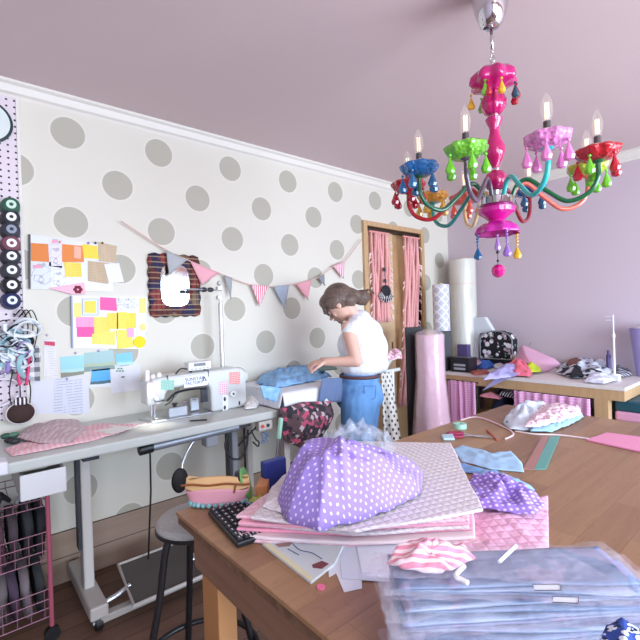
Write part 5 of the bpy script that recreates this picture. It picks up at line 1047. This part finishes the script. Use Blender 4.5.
# hair
n = N('brown_hair', .45); n.color(n.mix(n.noise(18, 4, n.mapv((1, 1, 4))), '352a26', '8a7466')); n.bump(n.noise(16, 4, n.mapv((6, 1, 4))), .8, .01); M_HAIR = n.mat
HS = [('e', h(-.022, 0, .026), (.098, .087, .094), RM), ('e', h(.030, 0, .062), (.066, .078, .044), RM), ('e', h(-.06, 0, -.03), (.055, .066, .05), RM), ('e', h(.005, .070, .02), (.055, .022, .042), RM), ('e', h(.005, -.070, .02), (.055, .022, .042), RM),
      ('c', h(.058, .05, .055), h(.088, .050, -.0), .022, .010), ('c', h(.058, -.05, .055), h(.085, -.056, -.01), .026, .014), ('c', h(.07, .02, .05), h(.096, .036, .01), .020, .010), ('c', h(.07, -.01, .055), h(.100, -.028, .0), .02, .010)]
bn = q(361.5, 297.5, 2.70); HS += [('e', bn, (.058, .052, .050)), ('e', bn+V((0, 0, .018))+CR*.02, (.03, .03, .026)), ('c', h(-.07, 0, .02), bn, .05, .036), ('c', bn+CR*.018, bn+CR*.02-Z_*.04, .02, .012)]
blob('hair', HS, M_HAIR, t, vox=.005, it=2)
b = B()
r_ = random.Random(3)
for i in range(3):
    s0 = h(.04+r_.uniform(-.02, .03), .06+r_.uniform(-.004, .012), .03); b.tube(bez([s0, s0+FH*.03-UH*.05+LS*.006, s0+FH*(.015+r_.uniform(-.01, .02))-UH*(.10+r_.uniform(0, .04)), s0+FH*.02-UH*.15-Z_*.01*i*.2]), [.0028]*24+[.0008], 5)
for i in range(10):
    s0 = bn+V((r_.uniform(-.03, .03), r_.uniform(-.03, .03), .03)); b.tube(bez([s0, s0+CR*.03+Z_*.02, s0+CR*.06-Z_*.01]), [.0022]*16+[.0008], 5)
b.build('loose_strand', M_HAIR, t, smooth=True)
# white blouse
n = N('white_blouse', .75); n.color('eef1f6'); n.bump(n.noise(7, 3, n.mapv((3, 3, 1))), .5, .03); M_BL = n.mat
SB = [('c', q(354, 319, 2.68), q(357, 323, 2.68), .060, .075), ('c', q(361, 321, 2.68), q(365, 335, 2.68), .070, .115), ('e', q(363, 340, 2.68), (.125, .125, .13)), ('e', q(362.5, 357, 2.68), (.135, .135, .11)), ('e', q(361.5, 367, 2.68), (.142, .135, .062)),
      ('e', q(351, 345, 2.66), (.08, .09, .10)), ('c', q(356, 323, 2.58), q(360, 323, 2.78), .052, .052), ('c', shL+(elL-shL)*.06+CR*.006, shL+CR*.035, .051, .058), ('c', shR+CR*.02, shR+CR*.03, .05, .06), ('e', q(373, 348, 2.68), (.085, .10, .12)), ('e', q(374, 363, 2.68), (.08, .10, .07))]
bl = blob('blouse', SB, M_BL, t, vox=.007, it=8)
# jeans
n = N('blue_denim', .8); n.color(n.mix(n.noise(8, 4, n.mapv((2, 2, 1))), '4c80ba', '7cb0e0')); n.bump(n.noise(9, 3, n.mapv((2, 2, 1))), .5, .02); M_DEN = n.mat
JS = [('e', q(360, 378, Dp), (.125, .12, .05)), ('e', q(360, 390, Dp), (.14, .135, .09)), ('e', q(366, 396, Dp), (.09, .125, .09)), ('e', q(352, 398, Dp), (.09, .12, .09))]
for s_ in (1, -1):
    hp, kn, an, to = foot[s_]; JS += [('c', hp-Z_*.05, kn, .112, .088), ('c', kn, an+Z_*.03, .088, .068)]
blob('jeans', JS, M_DEN, t, vox=.008, it=6)
b = B(); q0 = q(360, 375.5, Dp); b.tube([q0+FA*.124*cos(a)+LS*.118*sin(a) for a in [2*pi*i/40 for i in range(40)]], .006, 8, closed=True, flat=1.8); b.build('belt', P('5a3a3c', .6), t, smooth=True)
pk_ = [q(364, 386, 2.52), q(376, 386, 2.53), q(375, 398, 2.53), q(369, 401, 2.52), q(364, 397, 2.52)]; b = B(); b.tube(pk_, .0022, 5, closed=True); b.build('pocket_seam', P('3f68a0', .8), t)
for s_ in (1, -1):
    hp, kn, an, to = foot[s_]; b = B(); b.ball(an+FA*.065+V((0, 0, -.038)), 1, (.13, .045, .038), 20, Matrix.Rotation(math.atan2(FA.y, FA.x), 3, 'Z')); b.build('shoe', P('e4e2e0', .6), t, smooth=True)
# ================================================================== the chandelier
CX, CY = 1.449, .74
C0 = V((CX, CY, 0)); t = thing('chandelier', 'colourful glass chandelier with many hanging drops and candle bulbs over the table', 'chandelier', (CX, CY, 2.4))
MG = gloss('c21468'); MGT = gloss('c41c74'); CHR = P('d8d8dc', .08, 1.0)
b = B(); b.lathe([(.070, 2.3995), (.066, 2.36), (.052, 2.30), (.038, 2.262), (.026, 2.250), (.006, 2.248)], C0, seg=32); b.build('canopy', CHR, t, smooth=2)
b = B(); b.lathe([(.006, 2.25), (.006, 2.17)], C0, seg=10)
for i, z in enumerate((2.158, 2.138, 2.118)):
    a = pi/2*(i % 2); u = V((cos(a), sin(a), 0)); b.tube([C0+u*.008*cos(k*pi/6)+V((0, 0, z+.012*sin(k*pi/6))) for k in range(12)], .0022, 6, closed=True)
b.build('chain', CHR, t, smooth=True)
b = B(); b.lathe([(.012, 2.100), (.030, 2.106), (.052, 2.098), (.070, 2.080), (.075, 2.056), (.066, 2.046), (.045, 2.043), (.030, 2.030), (.018, 2.018)], C0, seg=64, ripple=.09, nr=8); b.build('crown', MGT, t, smooth=True)
b = B(); b.lathe([(.014, 2.03), (.030, 2.018), (.041, 1.992), (.040, 1.972), (.028, 1.952), (.013, 1.945)], C0, seg=64, ripple=.045, nr=10); b.build('fluted_ball', MG, t, smooth=True)
for pr_ in ([(.016, 1.946), (.018, 1.941), (.016, 1.936)], [(.012, 1.762), (.014, 1.758), (.012, 1.752)], [(.008, 1.69), (.012, 1.685), (.008, 1.66)]): b = B(); b.lathe(pr_, C0, seg=24); b.build('collar', CHR, t, smooth=2)
b = B(); b.lathe([(.024, 1.937), (.029, 1.932), (.026, 1.920), (.016, 1.900), (.015, 1.888), (.022, 1.862), (.034, 1.835), (.035, 1.818), (.026, 1.790), (.014, 1.772), (.012, 1.762)], C0, seg=40); b.build('baluster', MG, t, smooth=2)
b = B(); b.lathe([(.010, 1.755), (.026, 1.748), (.038, 1.728), (.039, 1.712), (.028, 1.692), (.010, 1.685)], C0, seg=48, ripple=.03, nr=10); b.build('glass_ball', MG, t, smooth=True)
b = B(); b.lathe([(.010, 1.662), (.050, 1.660), (.060, 1.655), (.060, 1.632), (.052, 1.628)], C0, seg=40); b.build('hub', CHR, t, smooth=2)
b = B(); b.lathe([(.050, 1.630), (.062, 1.620), (.060, 1.606), (.040, 1.592), (.026, 1.580), (.028, 1.572)], C0, seg=40); b.build('bowl', gloss('d01c90'), t, smooth=2)
b = B(); b.lathe([(.024, 1.578), (.045, 1.570), (.064, 1.556), (.074, 1.536), (.071, 1.532), (.060, 1.548), (.030, 1.560), (.006, 1.556)], C0, seg=64, ripple=.06, nr=8); skirt = b.build('scalloped_dish', gloss('c4209a'), t, smooth=True)
def drop(p, c, L=.030, r=.0115, par=None, bead=True, tint=.85):
    b = B(); p = V(p); z0 = 0
    if bead: b.ball(p+V((0, 0, -.006)), .0048, seg=8); z0 = -.011
    b.lathe([(.0008, z0), (.003, z0-.006), (r*.62, z0-L*.45), (r, z0-L*.72), (r*.8, z0-L*.92), (.0, z0-L)], p, seg=8); return b.build('crystal_drop', gloss(c, 1), par, smooth=False)
GR, RD, YL_, BL_, TQ, PK_, OR, SA = '6ecb2c', 'b01428', 'f0b82c', '0f5c8c', '18a8a8', 'e887c8', 'e08a3c', 'e8604c'
crown = [o for o in bpy.data.objects if o.name == 'crown'][0]
for k, (a, c) in enumerate(((-172, GR), (-132, YL_), (-85, '0c4a5c'), (-62, RD), (170+25, RD), (-40, RD), (60, GR), (110, YL_), (20, BL_))):
    p = C0+V((cos(R(a))*.074, sin(R(a))*.074, 2.052)); drop(p+V((0, 0, -.008-.004*(k % 3))), c, .046, .0135, crown)
for a, c in ((142, BL_), (-38, YL_), (-128, '9a70c8')):
    p = C0+V((cos(R(a))*.070, sin(R(a))*.070, 1.535)); b = B()
    for j in range(3): b.ball(p+V((0, 0, -.006-.011*j)), .0052, seg=8)
    b.build('bead', gloss(c), skirt, smooth=True); drop(p+V((0, 0, -.034)), c, .046, .0150, skirt)
b = B(); b.tube([C0+V((0, 0, 1.558)), C0+V((0, 0, 1.425))], .0012, 5); b.ball(C0+V((0, 0, 1.47)), .006, seg=8); b.ball(C0+V((0, 0, 1.44)), .0048, seg=8); b.build('pendant_wire', P('2a2a30', .4), t)
b = B(); b.ball(C0+V((0, 0, 1.405)), .023, (1, 1, 1.05), 9); b.build('faceted_ball', gloss('cc1a7c'), t)
drop(C0+V((0, 0, 1.535)), 'b48ad8', .05, .011, t)
ARMS = [(-168, '5a4a5c', '78c83c', 'chrome', GR), (-126, '2cc4c0', 'e08cc8', 'w', PK_), (-78, '0f6a3c', 'c01828', 'w', 'c01828'), (-47, 'e8705c', 'b8cc3c', 'w', GR), (3, '8c1428', '1a5c9c', 'w', '185a80'), (51, 'e8d09a', 'e06858', 'w', SA),
        (80, '1c8c84', 'd89a3c', 'w', 'e0b03c'), (121, 'b81c24', 'c41c34', 'w', RD), (157, '0c5c3c', '1c6cae', 'w', '1c6a9e')]
M_BULB = glass('fff4dc', .10); mf = N('lamp_filament', .4); mf.b.inputs['Emission Color'].default_value = (1, .72, .30, 1); mf.b.inputs['Emission Strength'].default_value = .8; M_FIL = mf.mat
for a, ac, cc_, _, dc in ARMS:
    u = V((cos(R(a)), sin(R(a)), 0)); RR = .30; zc_ = 1.728
    b = B(); b.tube(bez([C0+u*.050+V((0, 0, 1.648)), C0+u*.070+V((0, 0, 1.690)), C0+u*.105+V((0, 0, 1.700)), C0+u*.160+V((0, 0, 1.650)), C0+u*.215+V((0, 0, 1.608)), C0+u*.270+V((0, 0, 1.620)), C0+u*.298+V((0, 0, 1.660)), C0+u*RR+V((0, 0, zc_-.012))], 7), .0074, 12)
    arm = b.build('arm', gloss(ac, 1, .2), t, smooth=True); cp_ = C0+u*RR
    b = B(); b.lathe([(.006, zc_-.022), (.016, zc_-.016), (.018, zc_-.012), (.006, zc_-.008)], cp_, seg=20); b.build('arm_ferrule', gloss(ac, 1, .2), arm, smooth=2)
    n = N('cut_glass', .1); n.color(cc_); n.bump(n.vor(70), 1.0, .006); n.b.inputs['Coat Weight'].default_value = .5
    b = B(); b.lathe([(.012, zc_-.014), (.034, zc_-.012), (.050, zc_-.003), (.060, zc_+.010), (.062, zc_+.019), (.056, zc_+.024), (.046, zc_+.014), (.020, zc_+.004), (.010, zc_+.004)], cp_, seg=64, ripple=.055, nr=8); cup = b.build('bobeche', n.mat, t, smooth=True)
    for k in range(5):
        an = R(a+36+72*k); p = cp_+V((cos(an)*.054, sin(an)*.054, zc_-.002)); drop(p, dc if not (dc == 'c01828' and k % 2) else GR, .052, .0155, cup)
    b = B(); b.lathe([(.0098, zc_+.004), (.0098, zc_+.060), (.004, zc_+.061)], cp_, seg=16); b.build('candle_sleeve', P('4c4648', .35), t, smooth=2)
    b = B(); b.lathe([(.009, zc_+.061), (.0115, zc_+.068), (.0165, zc_+.088), (.0155, zc_+.106), (.0085, zc_+.130), (.002, zc_+.142), (0, zc_+.143)], cp_, seg=20); bu = b.build('light_bulb', M_BULB, t, smooth=True)
    b = B()
    for k in range(4): v_ = V((cos(k*pi/2)*.0045, sin(k*pi/2)*.0045, 0)); b.tube([cp_+v_+V((0, 0, zc_+.068)), cp_+v_*1.1+V((0, 0, zc_+.112))], .0016, 5)
    b.build('filament', M_FIL, bu)
# ================================================================== light and view
w = bpy.data.worlds.new('world'); S.world = w; w.use_nodes = True
bg = w.node_tree.nodes['Background']; bg.inputs[0].default_value = (.75, .86, 1, 1); bg.inputs[1].default_value = .6
l = bpy.data.lights.new('unseen_warm_light', 'AREA'); l.shape = 'DISK'; l.size = .5; l.energy = 14; l.color = (1, .88, .80)  # unseen warm disk lamp under the ceiling behind the camera, no fixture drawn
lo = bpy.data.objects.new('unseen_warm_light', l); COL.objects.link(lo); lo.location = (.2, -1.0, HC-.04)
S.view_settings.view_transform = 'Standard'; S.view_settings.look = 'None'; S.view_settings.gamma = 1; S.view_settings.exposure = 0.34
S.view_settings.use_curve_mapping = False
S.cycles.max_bounces = 8; S.cycles.diffuse_bounces = 4; S.cycles.transparent_max_bounces = 24; S.cycles.caustics_reflective = False; S.cycles.caustics_refractive = False
